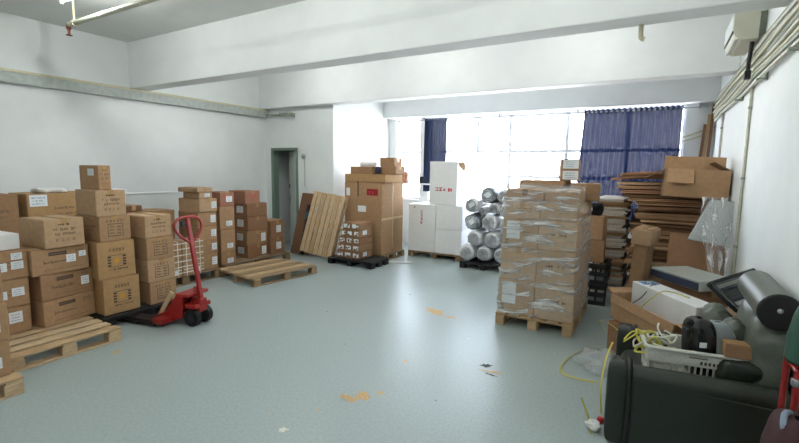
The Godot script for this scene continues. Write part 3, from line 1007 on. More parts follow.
	for k in 4:
		carton("brown carton with a panel print, %s of the stack beside the red jack" % ["lowest", "second", "third", "topmost"][k], Vector3(-5.26 + [0.0, 0.0, -0.01, -0.03][k], hp + 0.263 * k, -3.05 + [0, 0.0, 0.006, 0.014][k]), Vector3(0.42, 0.262, 0.33), [1.0, -2.0, 1.0, 3.0][k], "panel-print cartons", {"mat": [M.k1, M.k4, M.k1, M.k4][k], "print": [["+x", "panel" if k != 3 else "lines"]]})
	# cartons against the wall behind
	for c in [[-6.78, -1.98, 0.5, "stack with the rolled bag", 3], [-6.78, -2.66, 0.7, "wide stack", 3]]:
		var hh := [0.46, 0.46, 0.47]
		var yy := 0.0
		for k in 3:
			var top: bool = k == 2
			carton("brown carton, %s of the %s against the wall by the trunking" % [["lowest", "second", "topmost"][k], c[3]], Vector3(c[0], yy, c[1]), Vector3(0.52, hh[k], c[2]), 0.0, "cartons against the wall", {"mat": M.k2 if c[2] < 0.6 else M.k3, "print": [["+x", "small"]] if top else [], "stick": [["+x", -0.33, 0.32, 0.26, 0.30]] if top and c[2] > 0.6 else ([["+x", -0.12, 0.3, 0.2, 0.5]] if top else [])})
			yy += hh[k]
	m = MB.new()
	m.grid(xf_rows(blob(0.26, 0.07, 0.30, 0.4, 0.06, 32), at(Vector3(-6.72, 1.42, -2.62))), true)
	tag(obj("plastic_bag", m, M.paper), "flat white plastic bag on the wide stack against the wall", "bag")
	jack()

func plastic_pallet(label: String, p: Vector3, lx: float, lz: float) -> Node3D:
	var t := pallet(label, p, lx, lz, 0.0, "", {"name": "plastic_pallet", "h": 0.12, "n": 9, "bw": lx / 9 * 0.8, "mats": [M.black_plastic], "bottom": false, "th": 0.016, "parts": ["slat", "cross_bar", "foot", "runner"]})
	var m := MB.new()
	for s in [-1.0, 1.0]:
		m.bx(s * lx / 2, s * (lx / 2 - 0.02), 0.085, 0.12, -lz / 2, lz / 2)
		m.bx(-lx / 2, lx / 2, 0.085, 0.12, s * lz / 2, s * (lz / 2 - 0.02))
	obj("rim", m, M.black_plastic, t)
	return t

func jack() -> void:
	var t := thing("pallet_jack", "red hand pallet jack with a looped handle, its forks under the black pallet", "pallet jack", Vector3(-4.36, 0, -3.0), 10.4)
	for s in [-1.0, 1.0]:
		var m := MB.new()
		m.bx(-1.18, -0.30, 0.055, 0.078, s * 0.21 - 0.075, s * 0.21 + 0.075, 0.004)
		m.bx(-1.18, -0.30, 0.02, 0.055, s * 0.21 - 0.075, s * 0.21 - 0.068)
		m.bx(-1.18, -0.30, 0.02, 0.055, s * 0.21 + 0.068, s * 0.21 + 0.075)
		obj("fork", m, M.fork_paint, t)
		m = MB.new()
		m.cyl(at(Vector3(-1.05, 0.027, s * 0.21 - 0.05), Vector3(90, 0, 0)), 0.027, 0.1, 14)
		obj("roller", m, M.black_rubber, t)
	var m := MB.new()
	# sloping red cheeks from the forks up to the pump
	for s in [-1.0, 1.0]:
		m.prism(PackedVector2Array([Vector2(-0.50, 0.06), Vector2(-0.30, 0.02), Vector2(-0.06, 0.10), Vector2(-0.04, 0.34), Vector2(-0.12, 0.36), Vector2(-0.30, 0.14)]), 0.012, at(Vector3(0, 0, s * 0.14 - 0.006)))
	m.bx(-0.34, -0.20, 0.04, 0.10, -0.285, 0.285, 0.006)
	m.beam(Vector3(-0.29, 0.11, 0), Vector3(-0.09, 0.34, 0), 0.28, 0.012, Vector3(-0.7, 0.7, 0))
	m.bx(-0.14, 0.04, 0.335, 0.365, -0.15, 0.15, 0.006)
	obj("frame", m, M.red_paint, t)
	m = MB.new()
	m.lathe([Vector2(0.0, 0.10), Vector2(0.055, 0.10), Vector2(0.06, 0.13), Vector2(0.06, 0.26), Vector2(0.045, 0.28), Vector2(0.045, 0.36), Vector2(0.025, 0.37), Vector2(0.022, 0.42), Vector2(0.0, 0.42)], 18)
	obj("pump", m, M.red_paint, t)
	m = MB.new()
	m.bx(0.035, 0.10, 0.15, 0.28, -0.06, 0.06, 0.01)
	m.bx(-0.05, 0.10, 0.20, 0.25, -0.12, 0.12, 0.01)
	obj("pump_lever", m, M.red_paint, t)
	for s in [-1.0, 1.0]:
		m = MB.new()
		m.cyl(at(Vector3(0.03, 0.095, s * 0.085 - 0.03), Vector3(90, 0, 0)), 0.095, 0.06, 22)
		var w := obj("wheel", m, M.black_rubber, t)
		m = MB.new()
		m.cyl(at(Vector3(0.03, 0.095, s * 0.085 - 0.033), Vector3(90, 0, 0)), 0.045, 0.066, 16)
		obj("hub", m, M.steel_dark, w)
	m = MB.new()
	m.tube([Vector3(0.03, 0.095, -0.12), Vector3(0.03, 0.095, 0.12)], 0.014, 10)
	m.bx(-0.01, 0.07, 0.09, 0.16, -0.045, 0.045)
	obj("axle", m, M.steel_dark, t)
	# pole leaning slightly back over the forks, then the closed loop grip
	var a := Vector3(0.085, 0.24, 0)
	m = MB.new()
	m.beam(a, Vector3(-0.075, 1.18, 0), 0.05, 0.035, Vector3(1, 0, 0), 0.006)
	m.bx(0.02, 0.11, 0.22, 0.30, -0.05, 0.05, 0.008)
	obj("pole", m, M.red_paint, t)
	var L := []
	for q in [[-0.01, 0.90], [0.075, 0.955], [0.15, 1.02], [0.185, 1.09], [0.165, 1.155], [0.10, 1.19], [0.0, 1.195], [-0.10, 1.19], [-0.165, 1.155], [-0.185, 1.09], [-0.15, 1.02], [-0.075, 0.955], [0.01, 0.90]]:
		L.append(Vector3(-0.036 - (q[1] - 0.95) * 0.17, q[1], q[0]))
	m = MB.new()
	m.tube(curve(L, 4), 0.015, 10, false)
	obj("handle_loop", m, M.red_paint, t)
	m = MB.new()
	m.bx(-0.085, -0.06, 1.10, 1.15, 0.03, 0.09)
	obj("release_lever", m, M.black_plastic, t)
	m = MB.new()
	m.bx(0.032, 0.036, 0.30, 0.34, -0.02, 0.02)
	obj("yellow_tag", m, M.ink_yellow, t)
	m = MB.new()
	m.beam(Vector3(-4.72, 0.09, -2.80), Vector3(-4.53, 0.37, -2.83), 0.05, 0.025, Vector3(0.6, 0.6, 0.5))
	tag(obj("wooden_batten", m, M.wood1), "pale wooden batten leaning on the red jack frame", "batten")

func middle_stacks() -> void:
	var h := 0.14
	var old := [M.wood_dull2, M.wood_dull, M.wood_dull3]
	pallet("worn pallet under the cartons tied with white string", Vector3(-6.46, 0, -3.93), 1.06, 1.24, 0.0, "worn pallets by the wall", {"h": h, "n": 6, "mats": old})
	pallet("worn pallet under the reddish cartons near the door", Vector3(-6.52, 0, -5.41), 1.08, 1.46, 0.0, "worn pallets by the wall", {"h": h, "n": 6, "mats": old})
	pallet("weathered brown pallet lying empty on the open floor", Vector3(-5.41, 0, -5.04), 1.02, 1.20, -8.0, "", {"h": 0.13, "n": 6, "bw": 0.135, "mats": [M.wood_dull2, M.wood_dull, M.wood2, M.wood_dull2]})
	# low cartons tied with white string
	for k in 2:
		for j in 2:
			var o := carton("brown carton tied with white string, %s one %s" % [["lower", "upper"][j], ["facing the jack handle", "nearer the tall column"][k]], Vector3(-6.06, h + 0.262 * j, -3.69 - 0.355 * k), Vector3(0.32, 0.26, 0.345), 0.0, "cartons tied with white string", {"mat": M.k1, "print": [["+x", "small"]], "stick": [["+x", 0.15, -0.2, 0.3, 0.3]] if j == 0 else []})
			var m := MB.new()
			for u in [-0.11, 0.0, 0.11]:
				m.bx(0.16, 0.166, 0.0, 0.26, u - 0.006, u + 0.006, 0.001)
				m.bx(-0.16, 0.166, 0.262, 0.266, u - 0.006, u + 0.006, 0.001) if j == 1 else m.bx(0.16, 0.167, 0.1, 0.11, u - 0.05, u + 0.05, 0.001)
			for v in [0.06, 0.15, 0.23]:
				m.bx(0.16, 0.1665, v - 0.006, v + 0.006, -0.1725, 0.1725, 0.001)
				m.bx(-0.16, 0.166, v - 0.006, v + 0.006, 0.1725, 0.1785, 0.001)
			obj("string_net", m, M.net, o)
	# two columns behind them
	for c in 2:
		for k in 4:
			carton("brown carton, %s of the column %s behind the string-tied cartons" % [["lowest", "second", "third", "topmost"][k], ["closer to the jack", "closer to the tall column"][c]], Vector3(-6.60, h + 0.237 * k, -3.55 - 0.355 * c), Vector3(0.46, 0.236, 0.35), [0.0, 1.0, -1.0, 2.0][k], "columns behind the string-tied cartons", {"mat": [M.k2, M.k1, M.k2][(k + c) % 3], "print": [["+x", "small"]]})
	carton("dark flattish carton on the column closer to the jack", Vector3(-6.62, h + 0.948, -3.50), Vector3(0.34, 0.09, 0.26), 8.0, "", {"mat": M.kdark})
	# tall column
	var hs := [0.245, 0.215, 0.22, 0.23, 0.205]
	var y := h
	for k in 5:
		carton("brown carton with a white sticker, %s of the five-carton tall column" % ["lowest", "second", "third", "fourth", "fifth"][k], Vector3(-6.27 + (0.02 if k == 4 else 0.0), y, -4.40 + (0.0 if k < 4 else -0.005)), Vector3(0.50, hs[k], 0.325), [0.0, 1.0, 0.0, -1.0, 1.0][k], "tall column cartons", {"mat": [M.k1, M.k2, M.k1, M.k1, M.k4][k], "stick": [["+x", 0.30, 0.0, 0.28, 0.5]]})
		y += hs[k]
	carton("shallow carton on the tall column", Vector3(-6.24, y, -4.40), Vector3(0.36, 0.10, 0.25), 4.0, "", {"mat": M.k4, "stick": [["+x", 0.1, 0.0, 0.4, 0.6]]})
	carton("thin flat carton topping the tall column", Vector3(-6.24, y + 0.10, -4.36), Vector3(0.40, 0.07, 0.30), 8.0, "", {"mat": M.k4, "print": [["+x", "small"]]})
	# slim column
	hs = [0.21, 0.375, 0.375, 0.235]
	y = h
	for k in 4:
		carton("narrow brown carton, %s of the slim column" % ["short lowest one", "tall second one", "tall third one", "short reddish topmost one"][k], Vector3(-6.30, y, -4.83), Vector3(0.40, hs[k], 0.29), [0.0, 1.0, -1.0, 2.0][k], "slim column cartons", {"mat": [M.k2, M.k1, M.k1, M.k6][k], "stick": [["+x", 0.12, -0.25 if k < 3 else 0.0, 0.42, 0.22 if k in [1, 2] else 0.4]], "print": [["+x", "red"]] if k == 3 else []})
		y += hs[k]
	# reddish column with stickers on its end
	hs = [0.235, 0.245, 0.25, 0.235]
	y = h
	for k in 4:
		var st := [["+z", 0.05, 0.05, 0.4, 0.5]]
		if k < 2: st.append(["+x", 0.28, -0.05, 0.22, 0.6])
		carton("reddish brown carton, %s of the column by the door" % ["lowest with two stickers", "second with two stickers", "third with an end sticker", "topmost with an end sticker"][k], Vector3(-6.37 - 0.01 * (k % 2), y, -5.53), Vector3(0.40, hs[k], 0.47), [0.0, -1.5, 1.0, 2.0][k], "reddish column by the door", {"mat": [M.k5, M.k2, M.k5, M.k5][k], "stick": st, "print": [["+x", "small"]]})
		y += hs[k]
	carton("reddish printed carton on the column by the door", Vector3(-6.40, y, -5.44), Vector3(0.42, 0.225, 0.34), 2.0, "", {"mat": M.k6, "print": [["+x", "red"]]})
	for k in 2:
		carton("brown carton with a square white sticker, %s of the pair by the door frame" % ["lower", "upper"][k], Vector3(-6.29, h + 0.315 * k, -5.95), Vector3(0.36, 0.312, 0.34), 0.0 if k == 0 else 2.0, "pair by the door frame", {"mat": M.k5, "stick": [["+x", 0.05, -0.02, 0.36, 0.42]]})

# ---------------------------------------------------------------- goods by the window wall

func far_goods() -> void:
	# pallet and boards leaning on the wall beside the door
	var lean := pallet("pale wooden pallet leaning upright against the wall beside the door", Vector3.ZERO, 0.78, 1.22, 0.0, "", {"h": 0.11, "n": 7, "bw": 0.094, "mats": [M.wood1, M.wood1, M.wood2]})
	# stands on its end: deck boards upright, deck side to the room
	var tilt := deg_to_rad(90.0 - 15.0)
	lean.transform = Transform3D(Basis(Vector3(0, 0, 1), deg_to_rad(-6.0)) * Basis(Vector3(1, 0, 0), tilt), Vector3(-5.60, 0.635, -6.72))
	for k in 2:
		var m := MB.new()
		m.beam(Vector3(-6.25 + 0.09 * k, 0.005, -6.60 - 0.05 * k), Vector3(-6.22 + 0.09 * k, 1.22 - 0.06 * k, -6.955 - 0.01 * k), 0.36, 0.02, Vector3(0, 0.3, 1))
		tag(obj("brown_board", m, M.wood_brown if k == 0 else M.wood3), "%s brown board leaning behind the upright pallet" % ["taller", "shorter"][k], "board", "leaning boards")
	var mt := MB.new()
	mt.beam(Vector3(-6.10, 0.02, -6.56), Vector3(-6.09, 1.0, -6.80), 0.06, 0.05, Vector3(0, 0.3, 1))
	var rod := obj("dark_bar", mt, M.black_plastic)
	tag(rod, "dark bar with a teal band squeezed beside the upright pallet", "bar")
	mt = MB.new()
	mt.beam(Vector3(-6.094, 0.72, -6.733), Vector3(-6.092, 0.86, -6.767), 0.068, 0.058, Vector3(0, 0.3, 1))
	obj("teal_band", mt, M.teal, rod)

	# slim packs with white ends on a black pallet
	plastic_pallet("black plastic pallet under the slim packs with white ends", Vector3(-4.69, 0, -6.55), 0.98, 0.56)
	var names := ["lowest", "second", "third", "fourth", "top"]
	for k in 5:
		var x0: float = -5.06 + [0.0, 0.03, 0.06, 0.10, 0.15][k]
		var n := 3 if k < 4 else 2
		var w := (-4.53 - x0) / n
		for j in n:
			var side: String = (["outer", "middle", "inner"][j] if n == 3 else ["outer", "inner"][j])
			var o := carton("slim brown pack with a white wrapped end, %s one of the %s layer" % [side, names[k]], Vector3(x0 + w * (j + 0.5), 0.121 + 0.132 * k, -6.58), Vector3(w - 0.008, 0.128, 0.42), rng.randf_range(-1.2, 1.2), "slim packs with white ends", {"name": "slim_pack", "cat": "pack", "mat": M.k2 if (j + k) % 2 else M.k5, "tape": false, "stick": [["+x", -0.1, 0.1, 0.3, 0.6]] if j == n - 1 and k in [0, 3] else []})
			var m := MB.new()
			m.box(at(Vector3(0, 0.066, 0.19)), Vector3(w - 0.022, 0.100, 0.05), 0.02)
			var e := obj("end_wrap", m, M.sticker, o)
			m = MB.new()
			var fx := Transform3D(Basis(), Vector3(0, 0.066, 0.2155))
			for q in 3: mark(m, fx, rng.randf_range(-0.05, 0.05), rng.randf_range(-0.035, 0.035), 0.04, 0.025)
			obj("end_print", m, M.ink_soft, e).set_meta("kind", "stuff")

	# tall carton on its pallet
	pallet("pallet under the tall carton with the dark red label", Vector3(-4.83, 0, -7.33), 0.92, 0.78, 0.0, "pallets by the window wall", {"h": 0.12, "n": 6, "mats": [M.wood_dull, M.wood_dull2]})
	var tall := carton("tall brown carton with a dark red label behind the slim packs", Vector3(-4.85, 0.12, -7.32), Vector3(0.86, 1.37, 0.80), 0.0, "", {"mat": M.k1, "tape": false, "stick": [["+z", -0.02, 0.13, 0.22, 0.085], ["+z", -0.40, 0.36, 0.10, 0.11]], "plain": true})
	var m2 := MB.new()
	var fz := face_xf("+z", Vector3(0.86, 1.37, 0.80))
	mark(m2, fz, 0.22, 0.50, 0.25, 0.125, 0.002)
	var rl := obj("red_label", m2, M.red_label, tall)
	m2 = MB.new()
	glyph(m2, fz, 0.155, 0.49, 0.06, 0.003)
	glyph(m2, fz, 0.155 + 0.07, 0.49, 0.045, 0.003)
	obj("label_print", m2, M.ink_red, rl).set_meta("kind", "stuff")
	m2 = MB.new()
	m2.bx(-0.12, -0.10, 1.10, 1.385, 0.40, 0.403, 0.0)
	m2.bx(-0.12, -0.10, 1.37, 1.373, -0.40, 0.403, 0.0)
	obj("strap", m2, M.black_plastic, tall)
	m2 = MB.new()
	m2.bx(0.43, 0.432, 0.1, 1.36, -0.012, 0.012, 0.0)
	m2.bx(0.43, 0.4315, 0.66, 0.70, -0.40, 0.40, 0.0)
	obj("seam_tape", m2, M.clear_tape, tall)
	carton("wide shallow carton on the tall carton", Vector3(-4.83, 1.49, -7.27), Vector3(0.92, 0.155, 0.66), 1.0, "", {"mat": M.k3, "seam": "x"})
	carton("long shallow carton on the wide shallow carton", Vector3(-4.94, 1.645, -7.25), Vector3(0.52, 0.14, 0.50), -2.0, "", {"mat": M.k2, "seam": "x"})
	carton("square carton, lower one beside the paper roll", Vector3(-4.455, 1.647, -7.36), Vector3(0.34, 0.15, 0.36), 0.0, "square cartons beside the paper roll", {"mat": M.k2})
	carton("square carton, upper one beside the paper roll", Vector3(-4.49, 1.795, -7.36), Vector3(0.31, 0.165, 0.34), 3.0, "square cartons beside the paper roll", {"mat": M.k2})
	var roll := MB.new()
	roll.tube([Vector3(-5.15, 1.831, -7.30), Vector3(-4.75, 1.831, -7.20)], 0.045, 14)
	tag(obj("paper_roll", roll, M.paper), "white paper roll lying on the long shallow carton", "roll")
	var bg := MB.new()
	bg.grid(xf_rows(blob(0.09, 0.14, 0.12, 0.3, 0.06, 41), at(Vector3(-4.61, 1.715, -7.09))), true)
	tag(obj("dark_bundle", bg, M.navy), "small dark bundle between the paper roll and the square cartons", "bundle")

	# white cartons
	pallet("pallet under the white cartons", Vector3(-3.73, 0, -8.17), 1.14, 0.86, 0.0, "pallets by the window wall", {"h": 0.12, "n": 6, "mats": [M.wood_dull, M.wood_dull2]})
	var wl := carton("tall white carton with a red mark, lowest and widest of the white ones", Vector3(-4.01, 0.12, -8.15), Vector3(0.60, 0.94, 0.80), 0.0, "", {"name": "white_carton", "mat": M.white_carton, "tape_mat": M.sticker})
	var f2 := face_xf("+z", Vector3(0.60, 0.94, 0.80))
	var mm := MB.new()
	for k in 4: glyph(mm, f2, 0.0, 0.33 - 0.075 * k, 0.06)
	obj("red_mark", mm, M.ink_red, wl).set_meta("kind", "stuff")
	mm = MB.new()
	mark(mm, f2, -0.16, 0.41, 0.03, 0.025)
	obj("dark_mark", mm, M.ink, wl)
	for k in 2:
		carton("white carton, %s of the pair beside the rolled bundles" % ["lower", "upper"][k], Vector3(-3.43, 0.12 + 0.475 * k, -8.15), Vector3(0.55, 0.473, 0.80), 0.0 if k == 0 else 0.6, "white carton pair", {"name": "white_carton", "mat": M.white_carton, "tape_mat": M.sticker})
	var top := carton("large white carton with red lettering on top of the white cartons", Vector3(-3.57, 1.072, -8.02), Vector3(0.58, 0.83, 0.50), 0.0, "", {"name": "white_carton", "mat": M.white_carton, "tape_mat": M.sticker})
	var f3 := face_xf("+z", Vector3(0.58, 0.83, 0.50))
	mm = MB.new()
	glyph(mm, f3, -0.13, -0.12, 0.085); glyph(mm, f3, -0.05, -0.12, 0.085)
	words(mm, f3, 0.09, -0.12, 0.17, 0.07)
	obj("red_lettering", mm, M.ink_red, top).set_meta("kind", "stuff")
	mm = MB.new()
	var fl := [Vector3(0.29, 0.80, 0.22), Vector3(0.40, 0.82, 0.23), Vector3(0.44, 0.74, 0.24), Vector3(0.42, 0.64, 0.24), Vector3(0.31, 0.74, 0.22)]
	for k in 3: mm.flat(fl[0], fl[k + 1], fl[k + 2], Vector3(0, 0, 1))
	for k in 3: mm.flat(fl[0] - Vector3(0, 0, 0.006), fl[k + 1] - Vector3(0, 0, 0.006), fl[k + 2] - Vector3(0, 0, 0.006), Vector3(0, 0, -1))
	obj("torn_flap", mm, M.k4, top)
	# shelf across the narrow window and what stands on it
	var sh := MB.new()
	sh.bx(-5.45, -4.40, 1.40, 1.43, -9.10, -8.86, 0.003)
	tag(obj("window_shelf", sh, M.frame_white), "white shelf board across the narrow window", "shelf")
	carton("small brown carton on the window shelf", Vector3(-5.10, 1.43, -8.98), Vector3(0.15, 0.26, 0.14), 10.0, "", {"mat": M.k6, "tape": false})
	var bk := MB.new()
	bk.bx(-4.72, -4.54, 1.43, 1.58, -9.02, -8.96, 0.006)
	var bo := obj("black_device", bk, M.black_plastic)
	tag(bo, "small black device on the window shelf", "device")
	rolls()

func rolls() -> void:
	var tray := plastic_pallet("black plastic pallet under the rolled grey bundles", Vector3(-2.56, 0, -7.72), 0.86, 0.86)
	# ends seen in the photograph: x, y, radius, dark
	var R := [[-2.88, 0.28, 0.158, 0, "corner roll, lowest beside the white cartons"], [-2.575, 0.28, 0.148, 0, "lowest roll in mid row"], [-2.275, 0.27, 0.145, 0, "lowest roll next to the wrapped stack"],
		[-2.745, 0.545, 0.148, 0, "roll resting in the lowest gap beside the white cartons"], [-2.435, 0.535, 0.155, 0, "roll resting in the lowest gap in mid heap"], [-2.15, 0.50, 0.13, 0, "small roll low at the side of the wrapped stack"],
		[-2.80, 0.835, 0.155, 1, "dark roll beside the white cartons"], [-2.49, 0.84, 0.155, 0, "pale roll between the two dark ones"], [-2.20, 0.775, 0.14, 0, "roll at half height beside the wrapped stack"],
		[-2.81, 1.13, 0.145, 0, "pale roll above the lower dark one"], [-2.625, 1.045, 0.075, 0, "thin roll in mid heap"], [-2.42, 1.09, 0.11, 0, "medium roll under the upper dark one"], [-2.19, 1.055, 0.135, 0, "roll high beside the wrapped stack"],
		[-2.53, 1.315, 0.155, 1, "dark roll with a white tag on top of the heap"], [-2.26, 1.305, 0.13, 0, "topmost pale roll beside the wrapped stack"]]
	noise.frequency = 0.05
	for k in R.size():
		var r = R[k]
		var t := thing("fabric_roll", "plastic-wrapped fabric bundle, " + r[4], "roll", Vector3(r[0], r[1], -7.32 - 0.03 * (k % 3)), 0.0, "rolled bundles")
		noise.seed = 100 + k
		var P := []
		var rows := 26
		for i in rows + 1:
			var f := float(i) / rows
			# closed rounded ends, wrinkled skin
			var z := -0.80 * f
			var e := minf(f, 1.0 - f) * rows
			var rr: float = r[2] * (0.06 if e < 0.5 else (0.62 if e < 1.5 else (0.88 if e < 2.5 else (0.97 if e < 3.5 else 1.0))))
			if e < 0.5: z += 0.0
			elif e < 1.5: z = (-0.004 if f < 0.5 else -0.796)
			elif e < 2.5: z = (-0.015 if f < 0.5 else -0.785)
			elif e < 3.5: z = (-0.05 if f < 0.5 else -0.75)
			var row := []
			for j in 26:
				var a := TAU * j / 26
				var d := Vector3(cos(a), sin(a), 0)
				var nz: float = noise.get_noise_3d(d.x * 34, d.y * 34, z * 110)
				row.append(d * rr * (0.93 + 0.16 * nz) + Vector3(0, 0, z + (0.03 * nz if e < 2.6 else 0.0)))
			P.append(row)
		var m := MB.new()
		m.grid(P, true)
		obj("wrapped_body", m, M.roll_dark if r[3] else M.roll, t)
		# the twisted end and its bands of gathered plastic
		m = MB.new()
		var sp := []
		for j in 34:
			var a := j * 0.55
			sp.append(Vector3(cos(a), sin(a), 0) * r[2] * (0.12 + 0.62 * j / 34.0) + Vector3(0, 0, 0.014 - 0.012 * j / 34.0))
		m.tube(sp, 0.007, 5)
		obj("end_spiral", m, M.roll_core if not r[3] else M.roll, t)
		if r[3] or k in [9, 8]:
			m = MB.new()
			m.box(at(Vector3(0.01, 0.01, 0.024), Vector3(0, 0, 38)), Vector3(r[2] * 0.7, r[2] * 0.55, 0.003), 0.001)
			obj("white_tag", m, M.sticker, t)

# ---------------------------------------------------------------- the stack wrapped in film

func wrapped_stack() -> void:
	var h := 0.14
	pallet("pale pallet under the cartons wrapped in clear film", Vector3(-1.095, 0, -5.40), 0.83, 1.20, 0.0, "", {"h": h, "n": 6, "mats": [M.wood2, M.wood1, M.wood2]})
	var zf := -4.84
	var lay := [[0.40, -1.50, -0.68, "bottom", 2], [0.365, -1.485, -0.69, "second", 2], [0.32, -1.475, -0.69, "third", 2], [0.185, -1.46, -0.69, "fourth", 2]]
	var y := h
	for k in lay.size():
		var L = lay[k]
		var w: float = (L[2] - L[1]) / 2
		for row in 2:
			for j in 2:
				var where := "%s layer, %s column, %s" % [L[3], ["paper-sheet", "code-print"][j], ["open-floor side", "board-pile side"][row]]
				var pr := []
				var st := []
				if row == 0:
					pr = [["+z", ["icons", "code"][j] if k < 3 else "small"]]
					if j == 0 and k in [0, 2]: st = [["+z", -0.20, 0.10, 0.38, 0.62]]
				carton("brown carton under clear film: " + where, Vector3(L[1] + w * (j + 0.5), y, zf - 0.265 - 0.535 * row), Vector3(w - 0.004, L[0] - 0.001, 0.53), 0.0, "film-wrapped cartons", {"mat": M.k7 if (k + j) % 2 else M.k4, "print": pr, "stick": st, "plain": true, "seam": "z"})
		y += L[0]
	# loose cartons on top
	carton("shallow carton with dark tape on the film-wrapped stack", Vector3(-1.26, y + 0.002, -5.12), Vector3(0.40, 0.135, 0.46), 0.0, "", {"mat": M.k1, "tape_mat": M.kdark, "seam": "z"})
	carton("shallow plain carton on the film-wrapped stack", Vector3(-0.87, y + 0.002, -5.12), Vector3(0.36, 0.12, 0.46), 2.0, "", {"mat": M.k1, "seam": "z"})
	carton("long flat carton lying behind on the film-wrapped stack", Vector3(-1.20, y + 0.002, -5.62), Vector3(0.52, 0.225, 0.42), -3.0, "", {"mat": M.k1})
	carton("brown carton beside the sticker-covered cube on the wrapped stack", Vector3(-0.74, y + 0.002, -5.62), Vector3(0.32, 0.20, 0.40), 6.0, "", {"mat": M.k2})
	var cube := carton("pair-height cube carton covered with white stickers on the stack's top", Vector3(-0.93, y + 0.205, -5.60), Vector3(0.21, 0.255, 0.24), 16.0, "", {"mat": M.k2, "stick": [["+z", 0.0, 0.25, 0.82, 0.40], ["+z", 0.0, -0.25, 0.82, 0.40]]})
	cube.position.y = y + 0.228
	# the film: a wrinkled skin round the four sides, in overlapping turns
	var hx := 0.418
	var hz := 0.552
	var cx := -1.092
	var cz := zf - 0.533
	var turns := [[0.145, 0.52, 1], [0.50, 0.86, 2], [0.84, 1.18, 3], [1.14, 1.425, 4]]
	var t := thing("stretch_film", "clear stretch film wound round the stacked cartons on the pale pallet", "plastic film", Vector3(cx, 0, cz))
	for q in turns:
		noise.seed = 300 + q[2]
		noise.frequency = 0.02
		var P := []
		for i in 33:
			var f := i / 32.0
			var row := []
			for j in 160:
				var a := TAU * j / 160.0
				var c := cos(a)
				var s := sin(a)
				var kk := pow(pow(absf(c), 14.0) + pow(absf(s), 14.0), -1.0 / 14.0)
				var slope: float = 0.05 * sin(a + q[2] * 1.3) + 0.012 * noise.get_noise_2d(j * 2.0, q[2] * 50.0)
				var y2: float = lerpf(q[0], q[1], f) + slope * (0.25 + 0.75 * f)
				y2 = clampf(y2, 0.145, 1.43)
				var wr: float = noise.get_noise_3d(j * 0.9, y2 * 420.0 + j * 1.1, q[2] * 9.0)
				var fold := absf(wr)
				var pushed: float = 0.004 + 0.003 * q[2] * 0.4 + 0.016 * (1.0 - minf(fold * 5.0, 1.0)) + 0.006 * wr
				var lx: float = [0.0, 0.0, -0.008, -0.012, -0.018][q[2]]
				row.append(Vector3(c * kk * (hx + pushed + lx), y2, s * kk * (hz + pushed + lx * 0.3)))
			P.append(row)
		var m := MB.new()
		m.grid(P, true)
		for i in m.t.size(): m.t[i] += Vector2(37.0 * q[2], 13.0 * q[2])
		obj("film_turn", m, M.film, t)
	# a loose hood of film over the top cartons
	noise.seed = 390
	noise.frequency = 0.03
	var Q := []
	for i in 30:
		var f := i / 29.0
		var row := []
		for j in 110:
			var a := TAU * j / 110.0
			var c := cos(a)
			var s := sin(a)
			var kk := pow(pow(absf(c), 10.0) + pow(absf(s), 10.0), -0.1)
			var g: float = noise.get_noise_3d(j * 1.2, i * 3.0, 5.0)
			var yy := 1.40 + 0.20 * f + 0.02 * g
			row.append(Vector3(c * kk * (0.41 - 0.02 * f + 0.025 * absf(g)), yy, 0.27 + s * kk * (0.27 - 0.015 * f + 0.025 * absf(g))))
		Q.append(row)
	var mh := MB.new()
	mh.grid(Q, true)
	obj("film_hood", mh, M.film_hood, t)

	# what stands between the wrapped stack and the board piles
	for k in 2:
		var cr := thing("plastic_crate", "black plastic crate, %s one beside the wrapped stack" % ["lower", "upper"][k], "crate", Vector3(-0.68 + 0.01 * k, 0.28 * k, -6.42), 4.0 - 6.0 * k, "black crates")
		var m := MB.new()
		m.bx(-0.17, 0.17, 0.0, 0.012, -0.24, 0.24)
		for s in [-1.0, 1.0]:
			for yy in [[0.0, 0.06], [0.11, 0.17], [0.21, 0.27]]:
				m.bx(s * 0.17, s * 0.158, yy[0], yy[1], -0.24, 0.24)
				m.bx(-0.17, 0.17, yy[0], yy[1], s * 0.24, s * 0.228)
			for u in [-0.23, -0.12, 0.0, 0.12, 0.23]: m.bx(s * 0.17, s * 0.156, 0.0, 0.27, u - 0.012, u + 0.012)
			for u in [-0.16, -0.05, 0.05, 0.16]: m.bx(u - 0.012, u + 0.012, 0.0, 0.27, s * 0.24, s * 0.226)
		obj("shell", m, M.black_plastic, cr)
		m = MB.new()
		for s in [-1.0, 1.0]:
			m.bx(s * 0.155, s * 0.185, 0.255, 0.275, -0.255, 0.255)
			m.bx(-0.185, 0.185, 0.255, 0.275, s * 0.225, s * 0.255)
		obj("rim", m, M.black_plastic, cr)
	carton("brown carton on the black crates", Vector3(-0.70, 0.556, -6.44), Vector3(0.28, 0.30, 0.38), 3.0, "cartons on the black crates", {"mat": M.k2})
	carton("brown carton under the black sack", Vector3(-0.71, 0.857, -6.45), Vector3(0.27, 0.31, 0.36), -2.0, "cartons on the black crates", {"mat": M.k1})
	var sk := MB.new()
	sk.grid(xf_rows(blob(0.22, 0.17, 0.26, 0.25, 0.05, 51), at(Vector3(-0.71, 1.25, -6.44))), true)
	tag(obj("black_sack", sk, M.black_cloth), "black sack on the cartons beside the wrapped stack", "sack")

# ---------------------------------------------------------------- flattened cardboard

